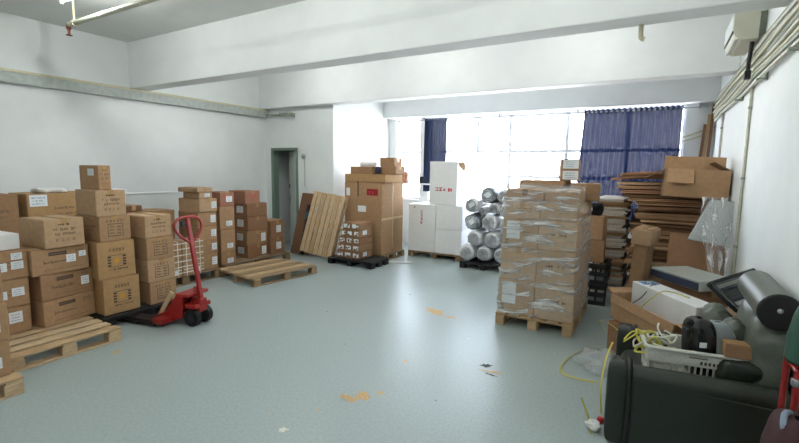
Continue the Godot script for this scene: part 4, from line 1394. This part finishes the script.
func sheet(label: String, p: Vector3, lx: float, lz: float, th: float, turn: float, m: Material, group: String, sag := 0.0) -> void:
	# two plies with a slit between them, the edges not quite flush, slightly bowed
	var t := thing("flattened_carton", label, "cardboard", p, turn, group)
	for ply in 2:
		var mb := MB.new()
		var ox := rng.randf_range(-0.025, 0.025)
		var oz := rng.randf_range(-0.02, 0.03)
		var a := th * 0.48
		var y0 := ply * th * 0.52
		var n := 6
		var prev: Array[Vector3] = []
		for i in n + 1:
			var f := float(i) / n
			var x := -lx / 2 + lx * f + ox
			var dy := sag * (1.0 - pow(absf(2 * f - 1), 2.0)) - sag
			dy = -sag * pow(absf(2 * f - 1), 2.0)
			var cur: Array[Vector3] = [Vector3(x, y0 + dy, -lz / 2), Vector3(x, y0 + dy, lz / 2 + oz), Vector3(x, y0 + a + dy, lz / 2 + oz), Vector3(x, y0 + a + dy, -lz / 2)]
			if i > 0:
				mb.quad(prev[0], prev[1], cur[1], cur[0], Vector3.DOWN)
				mb.quad(prev[3], prev[2], cur[2], cur[3], Vector3.UP)
				mb.quad(prev[1], prev[2], cur[2], cur[1], Vector3.BACK)
				mb.quad(prev[0], prev[3], cur[3], cur[0], Vector3.FORWARD)
			if i == 0: mb.quad(cur[0], cur[1], cur[2], cur[3], Vector3.LEFT)
			if i == n: mb.quad(cur[0], cur[1], cur[2], cur[3], Vector3.RIGHT)
			prev = cur
		obj("ply", mb, m, t)

func ordinal(k: int) -> String:
	var ones := ["zeroth", "first", "second", "third", "fourth", "fifth", "sixth", "seventh", "eighth", "ninth", "tenth", "eleventh", "twelfth", "thirteenth", "fourteenth", "fifteenth", "sixteenth", "seventeenth", "eighteenth", "nineteenth"]
	if k < 20: return ones[k]
	if k == 20: return "twentieth"
	if k < 30: return "twenty-" + ones[k - 20]
	if k == 30: return "thirtieth"
	return "thirty-" + ones[k - 30]

func board_piles() -> void:
	var kk := [M.k2, M.k1, M.k5, M.k4, M.k1]
	# slim grey-edged pile beside the wrapped stack
	var y := 0.0
	for k in 34:
		var th := rng.randf_range(0.034, 0.046)
		sheet("greyish flattened carton, %s from the floor in the slim pile" % ordinal(k + 1), Vector3(-0.555 + rng.randf_range(-0.02, 0.02), y, -7.42 + rng.randf_range(-0.03, 0.03)), 0.38 + rng.randf_range(-0.03, 0.03), 0.95, th - 0.003, rng.randf_range(-3, 3), M.kgrey if rng.randf() < 0.75 else M.k2, "slim pile of flattened cartons")
		y += th
	var y1 := y
	# wide pile against the wall
	y = 0.0
	for k in 32:
		var th := rng.randf_range(0.042, 0.058)
		var w := 0.99 + rng.randf_range(-0.08, 0.03)
		if k > 27: w += 0.18
		sheet("brown flattened carton, %s from the floor in the wide pile" % ordinal(k + 1), Vector3(0.735 - w / 2 + rng.randf_range(-0.05, -0.03), y, -7.44 + rng.randf_range(-0.09, 0.14)), w + rng.randf_range(-0.06, 0.02), 1.12, th - rng.randf_range(0.004, 0.02), rng.randf_range(-2.2, 2.2), kk[rng.randi() % 5] if k % 3 else M.k1, "wide pile of flattened cartons", 0.004)
		y += th
	# a few wide ones across both piles
	for k in 3:
		sheet("wide flattened carton, %s of the three bridging both piles" % ["lowest", "middle", "uppermost"][k], Vector3(0.02 + 0.02 * k, y + 0.026 + 0.036 * k, -7.45 + 0.05 * k), 1.12 - 0.08 * k, 1.0, 0.034, [-6.0, 3.0, -2.0][k], [M.k1, M.k2, M.k5][k], "bridging flattened cartons", 0.025)
	# open carton on top
	open_carton("open brown carton with a bent flap on the flattened cartons", Vector3(0.375, 1.44, -6.60), Vector3(0.67, 0.34, 0.38), Vector3(-3.0, 3.0, -2.0), [["-z", 12.0], ["-x", 122.0, 0.24], ["+z", 148.0, 0.21, 0.42, -0.26], ["+x", -60.0, 0.2]], M.k1)
	# long narrow carton standing on end with two punched holes
	var t := thing("narrow_carton", "long narrow carton standing on end with two holes in its top", "carton", Vector3(-0.16, 0.0, -6.12))
	t.rotation_degrees = Vector3(3.0, -14.0, -5.0)
	var m := MB.new()
	m.bx(-0.075, 0.075, 0.0, 0.90, -0.13, 0.13, 0.006)
	obj("body", m, M.k1, t)
	m = MB.new()
	# wider cap, built round its holes
	m.bx(-0.11, 0.11, 0.90, 1.085, -0.16, 0.16, 0.006)
	obj("cap", m, M.k4, t)
	m = MB.new()
	for z in [-0.07, 0.07]:
		m.bx(-0.095, -0.03, 1.085, 1.097, z - 0.07, z + 0.07, 0.002)
		m.bx(0.03, 0.095, 1.085, 1.097, z - 0.07, z + 0.07, 0.002)
		m.bx(-0.03, 0.03, 1.085, 1.097, z - 0.07, z - 0.035, 0.002)
		m.bx(-0.03, 0.03, 1.085, 1.097, z + 0.035, z + 0.07, 0.002)
	obj("lid", m, M.k1, t)
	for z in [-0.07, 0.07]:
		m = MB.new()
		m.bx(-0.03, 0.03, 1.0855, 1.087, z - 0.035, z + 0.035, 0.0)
		obj("hole_shade", m, M.black_cloth, t)  # black sheet painting in the shade down each shallow hole
	# boards and the film-covered grey panel leaning on the wall
	for k in 4:
		m = MB.new()
		var s := 0.05 * k
		m.beam(Vector3(0.36 + s * 0.6, 0.0, -5.42 - s), Vector3(0.40 + s * 0.6, 1.06 - 0.06 * k, -5.82 - s), 0.50 - 0.03 * k, 0.02, Vector3(0, 0.3, 1))
		tag(obj("leaning_sheet", m, [M.k5, M.k2, M.k5, M.kdark][k]), "brown cardboard sheet leaning under the grey panel, %s from the front" % ordinal(k + 1), "cardboard", "leaning cardboard sheets")
	t = thing("grey_panel", "grey foam panel under crinkled clear plastic leaning on the sheets", "panel", Vector3(0.56, 1.03, -5.70))
	t.rotation_degrees = Vector3(-16.0, 6.0, 0.0)
	m = MB.new()
	m.prism(PackedVector2Array([Vector2(-0.25, 0.0), Vector2(0.13, -0.06), Vector2(0.15, 0.42), Vector2(-0.06, 0.44)]), 0.05, at(Vector3(0, 0, 0)))
	obj("foam", m, M.foam, t)
	noise.seed = 612
	noise.frequency = 0.035
	var P := []
	for i in 46:
		var row := []
		for j in 26:
			var u := j / 25.0
			var v := i / 45.0
			var g: float = noise.get_noise_2d(j * 5.0, i * 2.0)
			var half := 0.12 + 0.07 * minf(v * 3.0, 1.0) - 0.12 * v
			row.append(Vector3(lerpf(-half, half, u) + 0.02 * g - 0.02 + 0.02 * v, 0.46 - 0.85 * v, 0.065 + 0.03 * absf(g) + 0.06 * v + 0.02 * sin(u * 9.0 + v * 4.0)))
		P.append(row)
	m = MB.new()
	m.grid(P)
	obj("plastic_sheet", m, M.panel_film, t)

# An open carton: floor, four walls, four flaps that stand at their own angle (0 = straight up, 90 = level outwards)
func open_carton(label: String, p: Vector3, s: Vector3, rot: Vector3, flaps: Array, km: Material) -> Node3D:
	var t := thing("open_carton", label, "carton", p)
	t.rotation_degrees = rot
	var th := 0.006
	var m := MB.new()
	m.bx(-s.x / 2, s.x / 2, 0.0, th, -s.z / 2, s.z / 2, 0.001)
	obj("bottom", m, km, t)
	for sg in [-1.0, 1.0]:
		m = MB.new()
		m.bx(sg * s.x / 2, sg * (s.x / 2 - th), 0.0, s.y, -s.z / 2, s.z / 2, 0.002)
		obj("side", m, km, t)
		m = MB.new()
		m.bx(-s.x / 2, s.x / 2, 0.0, s.y, sg * s.z / 2, sg * (s.z / 2 - th), 0.002)
		obj("side", m, km, t)
	for f in flaps:
		var fx := face_xf(f[0], s)
		var w := face_size(f[0], s).x - 0.006
		var l: float = minf(s.x, s.z) * 0.5
		if f.size() > 2: l = f[2]
		if f.size() > 3: w *= f[3]
		m = MB.new()
		m.bx(-w / 2, w / 2, 0.0, l, -th, 0.0, 0.002)
		var o := obj("flap", m, km, t)
		o.transform = Transform3D(fx.basis, fx.origin + Vector3(0, s.y / 2, 0) + fx.basis.x * ((f[4] if f.size() > 4 else 0.0) * face_size(f[0], s).x)) * Transform3D(Basis(Vector3(1, 0, 0), deg_to_rad(f[1])), Vector3.ZERO)
	return t

# ---------------------------------------------------------------- armchair corner

func sofa_corner() -> void:
	var t := thing("armchair", "dark green leather armchair with its back along the conduit wall", "armchair", Vector3(0, 0, 0))
	for z in [[-3.0, -3.15], [-3.73, -3.88]]:
		var m := MB.new()
		# side panel, rounded along the top
		m.bx(-0.075, 0.70, 0.02, 0.475, z[1], z[0], 0.012)
		m.tube([Vector3(-0.075, 0.458, (z[0] + z[1]) / 2), Vector3(0.70, 0.495, (z[0] + z[1]) / 2)], 0.074, 14)
		var arm := obj("armrest", m, M.leather, t)
		m = MB.new()
		# swollen front post of the arm
		m.grid(xf_rows(blob(0.13, 0.555, 0.175, 0.03, 0.01, 5, 0.35, 20, 24), at(Vector3(-0.135, 0.278, (z[0] + z[1]) / 2))), true)
		obj("arm_front", m, M.leather, arm)
		m = MB.new()
		var pts := []
		for q in [[0.02, 0.004], [0.25, 0.006], [0.42, 0.006], [0.50, 0.0], [0.545, -0.035], [0.558, -0.075]]:
			pts.append(Vector3(-0.075 + 0.012 * sin(q[0] * 6.0), q[0], z[0] + q[1]))
		m.tube(curve(pts, 5), 0.017, 8)
		obj("welt", m, M.leather_end, arm)
	var m := MB.new()
	m.bx(-0.16, 0.55, 0.06, 0.30, -3.73, -3.15, 0.02)
	obj("seat_base", m, M.leather, t)
	m = MB.new()
	m.grid(xf_rows(blob(0.70, 0.16, 0.57, 0.05, 0.02, 61, 0.35), at(Vector3(0.19, 0.345, -3.44))), true)
	obj("seat_cushion", m, M.leather, t)
	m = MB.new()
	m.grid(xf_rows(blob(0.22, 0.92, 0.68, 0.16, 0.028, 66, 0.4, 30, 44), at(Vector3(0.615, 0.47, -3.52), Vector3(0, 0, -4))), true)
	obj("backrest", m, M.leather_grey, t)
	m = MB.new()
	m.tube([Vector3(0.64, 0.975, -3.16), Vector3(0.64, 0.975, -3.87)], 0.105, 26)
	var roll := obj("back_roll", m, M.leather_grey, t)
	m = MB.new()
	m.lathe([Vector2(0.0, 0.006), Vector2(0.09, 0.006), Vector2(0.104, 0.002), Vector2(0.106, -0.004)], 26, at(Vector3(0.64, 0.975, -3.158), Vector3(90, 0, 0)))
	var cap := obj("end_cap", m, M.leather_end, roll)
	cap.set_meta("label", "black round end of the rolled back")
	m = MB.new()
	m.lathe([Vector2(0.0, 0.016), Vector2(0.012, 0.012), Vector2(0.015, 0.004)], 12, at(Vector3(0.64, 0.985, -3.156), Vector3(90, 0, 0)))
	obj("button", m, M.steel, roll)
	for q in [["large crumpled green-grey leather cushion against the armchair back", Vector3(0.41, 0.63, -3.61), Vector3(0.28, 0.40, 0.22), 0.32, 71, -18.0], ["smaller crumpled green-grey leather cushion beside the rolled back", Vector3(0.455, 0.63, -3.42), Vector3(0.20, 0.40, 0.18), 0.34, 72, 10.0]]:
		m = MB.new()
		m.grid(xf_rows(blob(q[2].x, q[2].y, q[2].z, q[3], 0.045, q[4], 0.6, 26, 40), at(q[1], Vector3(0, q[5], -20))), true)
		tag(obj("leather_cushion", m, M.leather_grey), q[0], "cushion", "crumpled leather cushions")
	m = MB.new()
	m.grid(xf_rows(blob(0.26, 0.22, 0.19, 0.25, 0.035, 75, 0.6), at(Vector3(0.51, 0.53, -3.27))), true)
	tag(obj("leather_pad", m, M.leather), "dark green folded pad under the small oblong carton", "pad")
	carton("small oblong carton lying on the dark pad in the armchair", Vector3(0.52, 0.642, -3.27), Vector3(0.22, 0.09, 0.10), 6.0, "", {"mat": M.k2})

	# basket with cables and the dark housing
	basket()
	# cartons and devices beyond the armchair
	var yaw := -55.0
	carton("plain brown carton on the floor under the open carton", Vector3(0.05, 0.0, -4.47), Vector3(0.80, 0.30, 0.38), yaw, "", {"mat": M.k5, "print": [["+z", "small"]]})
	open_carton("open carton holding a long white box, beside the armchair", Vector3(0.107, 0.302, -4.54), Vector3(0.90, 0.245, 0.42), Vector3(0, yaw, 0), [["+z", 172.0, 0.09], ["-x", 75.0, 0.10], ["+x", 100.0, 0.12]], M.k1)
	var wb := thing("white_box", "long white box with a blue emblem in the open carton", "box", Vector3(0.175, 0.31, -4.59), yaw)
	m = MB.new()
	m.bx(-0.425, 0.425, 0.0, 0.365, -0.105, 0.105, 0.004)
	obj("body", m, M.white_carton, wb)
	m = MB.new()
	m.bx(-0.40, -0.28, 0.365, 0.3665, -0.085, 0.075, 0.0)
	var lg := obj("emblem_field", m, M.blue_logo, wb)
	m = MB.new()
	m.lathe([Vector2(0.0, 0.0012), Vector2(0.036, 0.0012), Vector2(0.037, 0.0)], 20, at(Vector3(-0.34, 0.3666, -0.01)))
	obj("emblem_disc", m, M.blue_dark, lg)
	m = MB.new()
	m.lathe([Vector2(0.010, 0.0012), Vector2(0.022, 0.0016), Vector2(0.023, 0.0012)], 20, at(Vector3(-0.336, 0.3672, -0.008)))
	obj("emblem_ring", m, M.sticker, lg)
	m = MB.new()
	m.tube(curve([Vector3(-0.06, 0.52, -4.50), Vector3(0.02, 0.62, -4.50), Vector3(0.10, 0.684, -4.55), Vector3(0.20, 0.683, -4.56), Vector3(0.30, 0.683, -4.44)]), 0.005, 6)
	tag(obj("thin_cable", m, M.strap_yellow), "thin yellowish cable lying across the long white box", "cable")
	m = MB.new()
	m.tube(curve([Vector3(-0.16, 0.50, -4.60), Vector3(-0.06, 0.58, -4.66), Vector3(0.0, 0.675, -4.73), Vector3(0.05, 0.683, -4.80)]), 0.004, 6)
	tag(obj("thin_cable", m, M.cable_black), "thin dark cable hanging from the white box into the carton", "cable")
	carton("brown carton under the silver device", Vector3(0.36, 0.0, -4.96), Vector3(0.46, 0.70, 0.32), -51.0, "", {"mat": M.k5})
	carton("brown carton under the black steel frame", Vector3(0.60, 0.0, -4.09), Vector3(0.26, 0.70, 0.27), 0.0, "", {"mat": M.k2})
	var gd := thing("silver_device", "flat silver device housing with a dark front lying on a carton", "device", Vector3(0.34, 0.702, -4.94), -51.0)
	m = MB.new()
	m.bx(-0.30, 0.30, 0.012, 0.105, -0.20, 0.20, 0.006)
	obj("housing", m, M.silver, gd)
	m = MB.new()
	m.bx(-0.29, 0.29, 0.018, 0.085, 0.20, 0.208, 0.003)
	obj("dark_front", m, M.navy, gd)
	m = MB.new()
	m.bx(-0.29, 0.29, 0.09, 0.096, 0.20, 0.206, 0.001)
	obj("trim_strip", m, M.steel, gd)
	for sx in [-1.0, 1.0]:
		for sz in [-1.0, 1.0]:
			m = MB.new()
			m.bx(sx * 0.18 - 0.02, sx * 0.18 + 0.02, 0.0, 0.012, sz * 0.12 - 0.02, sz * 0.12 + 0.02)
			obj("foot", m, M.black_rubber, gd)
	black_frame()
	# what stands at the frame's edge: red stand with the green jug, dark bag
	var st := thing("red_stand", "red steel stand at the end of the armchair", "stand", Vector3(0.662, 0, -2.64))
	for q in [[-0.06, -0.10], [0.06, -0.10], [-0.06, 0.10], [0.06, 0.10]]:
		m = MB.new()
		m.tube([Vector3(q[0], 0.0, q[1]), Vector3(q[0], 0.88, q[1])], 0.014, 10)
		obj("leg", m, M.red_paint, st)
	for y in [0.25, 0.86]:
		m = MB.new()
		m.bx(-0.075, 0.075, y, y + 0.02, -0.115, 0.115, 0.004)
		obj("shelf", m, M.red_paint, st)
	m = MB.new()
	m.lathe([Vector2(0.017, 0.80), Vector2(0.024, 0.805), Vector2(0.024, 0.83), Vector2(0.017, 0.835)], 12, at(Vector3(-0.06, 0, 0.10)))
	obj("clamp_ring", m, M.steel, st)
	var jug := thing("green_jug", "green plastic jug on the red steel stand", "jug", Vector3(0.655, 0.88, -2.64))
	m = MB.new()
	m.lathe([Vector2(0.0, 0.0), Vector2(0.08, 0.0), Vector2(0.088, 0.02), Vector2(0.086, 0.12), Vector2(0.07, 0.22), Vector2(0.045, 0.30), Vector2(0.03, 0.33), Vector2(0.03, 0.36)], 22)
	obj("body", m, M.green_plastic, jug)
	m = MB.new()
	m.lathe([Vector2(0.034, 0.345), Vector2(0.036, 0.35), Vector2(0.036, 0.385), Vector2(0.0, 0.388)], 16)
	obj("cap", m, M.black_plastic, jug)
	m = MB.new()
	m.tube(curve([Vector3(0.0, 0.32, 0.03), Vector3(0.0, 0.31, 0.07), Vector3(0.0, 0.24, 0.10), Vector3(0, 0.16, 0.084)]), 0.012, 8)
	obj("handle", m, M.green_plastic, jug)
	m = MB.new()
	m.grid(xf_rows(blob(0.22, 0.74, 0.34, 0.16, 0.03, 81, 0.6, 24, 30), at(Vector3(0.575, 0.365, -2.33))), true)
	var bag := obj("fabric_bag", m, M.maroon)
	tag(bag, "dark maroon fabric bag standing beside the red stand", "bag")
	m = MB.new()
	m.tube(curve([Vector3(0.53, 0.66, -2.26), Vector3(0.515, 0.72, -2.28), Vector3(0.53, 0.75, -2.34), Vector3(0.57, 0.72, -2.40), Vector3(0.59, 0.66, -2.42)]), 0.012, 8)
	obj("strap", m, M.sticker_ink, bag)

func basket() -> void:
	var t := thing("plastic_basket", "white plastic basket full of cables on the armchair seat", "basket", Vector3(0.26, 0.427, -3.345), 9.0)
	t.scale.y = 1.2
	var w := 0.27
	var d := 0.135
	var H := 0.175
	var m := MB.new()
	m.bx(-w + 0.02, w - 0.02, 0.0, 0.006, -d + 0.015, d - 0.015)
	obj("bottom", m, M.basket, t)
	# long walls: bands above and below, ribs between (open slots), flared to the rim
	for s in [-1.0, 1.0]:
		m = MB.new()
		m.beam(Vector3(-w + 0.01, 0.024, s * (d - 0.012)), Vector3(w - 0.01, 0.024, s * (d - 0.012)), 0.005, 0.048)
		m.beam(Vector3(-w, 0.135, s * d), Vector3(w, 0.135, s * d), 0.005, 0.07)
		for k in 17:
			var x := lerpf(-w + 0.012, w - 0.012, k / 16.0)
			m.beam(Vector3(x, 0.04, s * (d - 0.011)), Vector3(x, 0.11, s * (d - 0.002)), 0.012, 0.005, Vector3(0, 0, 1))
		obj("long_wall", m, M.basket, t)
		m = MB.new()
		m.beam(Vector3(s * (w - 0.012), 0.024, -d), Vector3(s * (w - 0.012), 0.024, d), 0.005, 0.048)
		m.beam(Vector3(s * w, 0.135, -d), Vector3(s * w, 0.135, d), 0.005, 0.07)
		for k in 8:
			var z := lerpf(-d + 0.012, d - 0.012, k / 7.0)
			m.beam(Vector3(s * (w - 0.011), 0.04, z), Vector3(s * (w - 0.002), 0.11, z), 0.005, 0.012, Vector3(0, 0, 1))
		obj("end_wall", m, M.basket, t)
	m = MB.new()
	var rim := []
	for q in [[-1, -1], [1, -1], [1, 1], [-1, 1]]:
		for k in 5:
			var a: float = atan2(q[1], q[0]) + lerpf(-0.6, 0.6, k / 4.0)
			rim.append(Vector3(q[0] * (w - 0.025) + 0.034 * cos(a), H, q[1] * (d - 0.025) + 0.034 * sin(a)))
	rim.append(rim[0])
	m.tube(rim, 0.011, 8, false)
	obj("rim", m, M.basket, t)
	for s in [-1.0, 1.0]:
		m = MB.new()
		m.tube(curve([Vector3(s * (w + 0.01), H, -0.06), Vector3(s * (w + 0.055), H - 0.03, -0.05), Vector3(s * (w + 0.06), H - 0.05, 0.0), Vector3(s * (w + 0.055), H - 0.03, 0.05), Vector3(s * (w + 0.01), H, 0.06)], 5), 0.006, 7)
		obj("grip", m, M.basket, t)
	m = MB.new()
	for k in 7: m.bx(0.02 + 0.022 * k, 0.034 + 0.022 * k, 0.115, 0.132, d + 0.003, d + 0.004, 0.0)
	m.bx(-0.04, 0.06, 0.145, 0.15, d + 0.003, d + 0.004, 0.0)
	var mk := obj("smudged_mark", m, M.ink, t)
	mk.set_meta("kind", "stuff")
	# the cables
	var names := ["white", "yellow", "white", "yellow", "white", "white", "yellow", "white", "black", "white", "yellow", "white"]
	var how := ["coiled deepest", "looped over the rim", "tangled in mid basket", "bunched beside the dark housing", "arched highest", "laid along the long wall", "crossing the bunch", "doubled at the end wall", "squeezed under the others", "knotted beside the rim", "straggling over the end", "wound round itself"]
	for k in names.size():
		var pts := []
		var c := Vector3(0.02 + rng.randf_range(-0.035, 0.09), 0.505 + 0.011 * k, -3.33 + rng.randf_range(-0.05, 0.03))
		var r := rng.randf_range(0.035, 0.075)
		for j in 11:
			var a := j * rng.randf_range(0.75, 1.05)
			pts.append(c + Vector3(cos(a) * r * 0.95, 0.012 * j * rng.randf_range(0.3, 1.0), sin(a) * r * 0.8))
		if k in [1, 10]:
			pts.append(Vector3(-0.06, 0.665, -3.30 - 0.05 * (k % 2)))
			pts.append(Vector3(-0.13, 0.60, -3.28 - 0.05 * (k % 2)))
		var mm := MB.new()
		mm.tube(curve(pts, 4), 0.0055 if k % 3 else 0.008, 6)
		tag(obj("cable", mm, {"white": M.cable_white, "yellow": M.cable_yellow, "black": M.cable_black}[names[k]]), "%s cable in the white basket, %s" % [names[k], how[k]], "cable", "cables in the basket")
	var hd := thing("appliance_housing", "rounded black and grey appliance housing standing in the basket", "appliance", Vector3(0.335, 0.436, -3.37), 20.0)
	m = MB.new()
	m.grid(xf_rows(blob(0.20, 0.37, 0.20, 0.0, 0.01, 3, 0.62, 22, 32), at(Vector3(0.055, 0.186, 0))), true)
	obj("grey_shell", m, M.grey_plastic, hd)
	m = MB.new()
	m.grid(xf_rows(blob(0.16, 0.39, 0.21, 0.0, 0.01, 3, 0.55, 22, 32), at(Vector3(-0.04, 0.196, 0.004), Vector3(0, 0, 4))), true)
	obj("black_shell", m, M.black_gloss, hd)
	m = MB.new()
	m.bx(-0.135, -0.09, 0.27, 0.32, -0.03, 0.05, 0.006)
	m.cyl(at(Vector3(-0.09, 0.35, 0.03), Vector3(0, 0, 60)), 0.022, 0.05, 14)
	obj("knob", m, M.black_plastic, hd)
	m = MB.new()
	m.bx(-0.085, -0.045, 0.23, 0.262, 0.107, 0.112, 0.001)
	obj("sticker", m, M.sticker, hd)

func black_frame() -> void:
	# rectangular black steel frame with rails, one side on a carton, the other against the wall
	var A := Vector3(0.37, 0.88, -4.10)
	var B := Vector3(0.70, 0.97, -4.45)
	var D := Vector3(0.44, 0.74, -3.92)
	var ex := (B - A).normalized()
	var ez := (D - A)
	ez = (ez - ex * ez.dot(ex)).normalized()
	var ey := ez.cross(ex).normalized()
	var t := thing("black_steel_frame", "black steel frame with rails lying aslant between cartons and wall", "frame", A)
	t.basis = Basis(ex, ey, ez)
	var L := 0.47
	var W := 0.27
	var m := MB.new()
	m.bx(0, L, 0, 0.05, 0, 0.03, 0.006)
	m.bx(0, L, 0, 0.05, W - 0.03, W, 0.006)
	m.bx(0, 0.03, 0, 0.05, 0.03, W - 0.03, 0.006)
	m.bx(L - 0.03, L, 0, 0.05, 0.03, W - 0.03, 0.006)
	obj("outer_frame", m, M.black_gloss, t)
	for k in 2:
		m = MB.new()
		m.bx(0.03, L - 0.03, 0.005, 0.03, 0.07 + 0.10 * k, 0.095 + 0.10 * k, 0.003)
		obj("rail", m, M.steel_dark, t)
	m = MB.new()
	m.bx(0.03, L - 0.03, 0.012, 0.016, 0.08, 0.19, 0.0)
	obj("tray", m, M.leather, t)
	for k in 3:
		m = MB.new()
		m.cyl(at(Vector3(L - 0.07, 0.03, 0.06 + 0.07 * k)), 0.022, 0.035, 14)
		obj("knob", m, M.steel if k == 1 else M.black_plastic, t)
	m = MB.new()
	m.tube(curve([Vector3(0.01, 0.02, W), Vector3(0.10, 0.02, W + 0.05), Vector3(0.24, 0.04, W + 0.09), Vector3(0.34, 0.06, W + 0.10)]), 0.014, 8)
	obj("strut", m, M.black_gloss, t)

func ribbon(pts: Array, w: float, lie := 0.5) -> MB:
	# flat plastic strap along the points
	var c := curve(pts, 6)
	var P := []
	for k in c.size():
		var d: Vector3 = (c[mini(k + 1, c.size() - 1)] - c[maxi(k - 1, 0)]).normalized()
		var s := d.cross(Vector3.UP).normalized() * cos(lie * PI / 2) + Vector3.UP * sin(lie * PI / 2)
		var th: Vector3 = d.cross(s).normalized() * 0.0008
		P.append([c[k] - s * w / 2 + th, c[k] + s * w / 2 + th, c[k] + s * w / 2 - th, c[k] - s * w / 2 - th])
	var m := MB.new()
	m.grid(P, true)
	return m

func floor_litter() -> void:
	tag(obj("plastic_strap", ribbon([Vector3(-0.32, 0.008, -3.86), Vector3(-0.50, 0.008, -3.84), Vector3(-0.63, 0.010, -3.92), Vector3(-0.61, 0.012, -4.25), Vector3(-0.50, 0.02, -4.56), Vector3(-0.36, 0.05, -4.62)], 0.016, 0.3), M.strap_yellow), "curved yellow plastic strap lying on the floor", "strap")
	tag(obj("plastic_strap", ribbon([Vector3(-0.40, 0.008, -3.52), Vector3(-0.33, 0.012, -3.30), Vector3(-0.27, 0.008, -3.05)], 0.016, 0.3), M.strap_yellow), "straight yellow plastic strap beside the armchair front", "strap")
	tag(obj("plastic_strap", ribbon([Vector3(-0.24, 0.01, -3.35), Vector3(-0.26, 0.18, -3.42), Vector3(-0.25, 0.34, -3.55), Vector3(-0.22, 0.44, -3.68)], 0.014, 0.2), M.strap_yellow), "yellow plastic strap standing up against the armchair front", "strap")
	tag(obj("plastic_strap", ribbon([Vector3(-0.32, 0.31, -4.30), Vector3(-0.37, 0.42, -4.22), Vector3(-0.30, 0.46, -4.10), Vector3(-0.20, 0.42, -4.02), Vector3(-0.12, 0.32, -3.98)], 0.02, 0.2), M.strap_yellow), "yellow strap looped over the carton beside the armchair", "strap")
	tag(obj("black_strap", ribbon([Vector3(-0.24, 0.32, -4.32), Vector3(-0.16, 0.38, -4.10), Vector3(-0.06, 0.42, -3.92), Vector3(0.0, 0.46, -3.80)], 0.05, 0.1), M.black_cloth), "black webbing strap between the open carton and the armchair", "strap")
	var m := MB.new()
	noise.frequency = 0.05
	m.grid(xf_rows(blob(0.30, 0.16, 0.36, 0.7, 0.05, 91, 0.7, 26, 40), at(Vector3(-0.36, 0.075, -4.18))), true)
	tag(obj("crumpled_film", m, M.plastic_wrap), "crumpled clear plastic film on the floor by the yellow strap", "plastic film")
	m = MB.new()
	m.grid(xf_rows(blob(0.09, 0.05, 0.10, 0.9, 0.12, 92, 0.8), at(Vector3(-0.27, 0.035, -3.12))), true)
	tag(obj("crumpled_paper", m, M.paper), "crumpled white paper on the floor at the armchair front", "paper")
	m = MB.new()
	m.lathe([Vector2(0.0, 0.0), Vector2(0.022, 0.0), Vector2(0.022, 0.03), Vector2(0.018, 0.036), Vector2(0.0, 0.037)], 16, at(Vector3(-0.235, 0.0, -3.24)))
	tag(obj("red_cap", m, M.red_plastic), "tiny red plastic cap on the floor beside the crumpled paper", "bottle_cap")  # a loose screw cap, one red bit of the litter
	m = MB.new()
	m.grid(xf_rows(blob(0.50, 0.03, 0.10, 0.5, 0.03, 93, 0.6), at(Vector3(-4.1, 0.014, -7.02), Vector3(0, 28, 0))), true)
	tag(obj("foam_strip", m, M.paper), "white foam strip on the floor beside the tall carton", "strip")
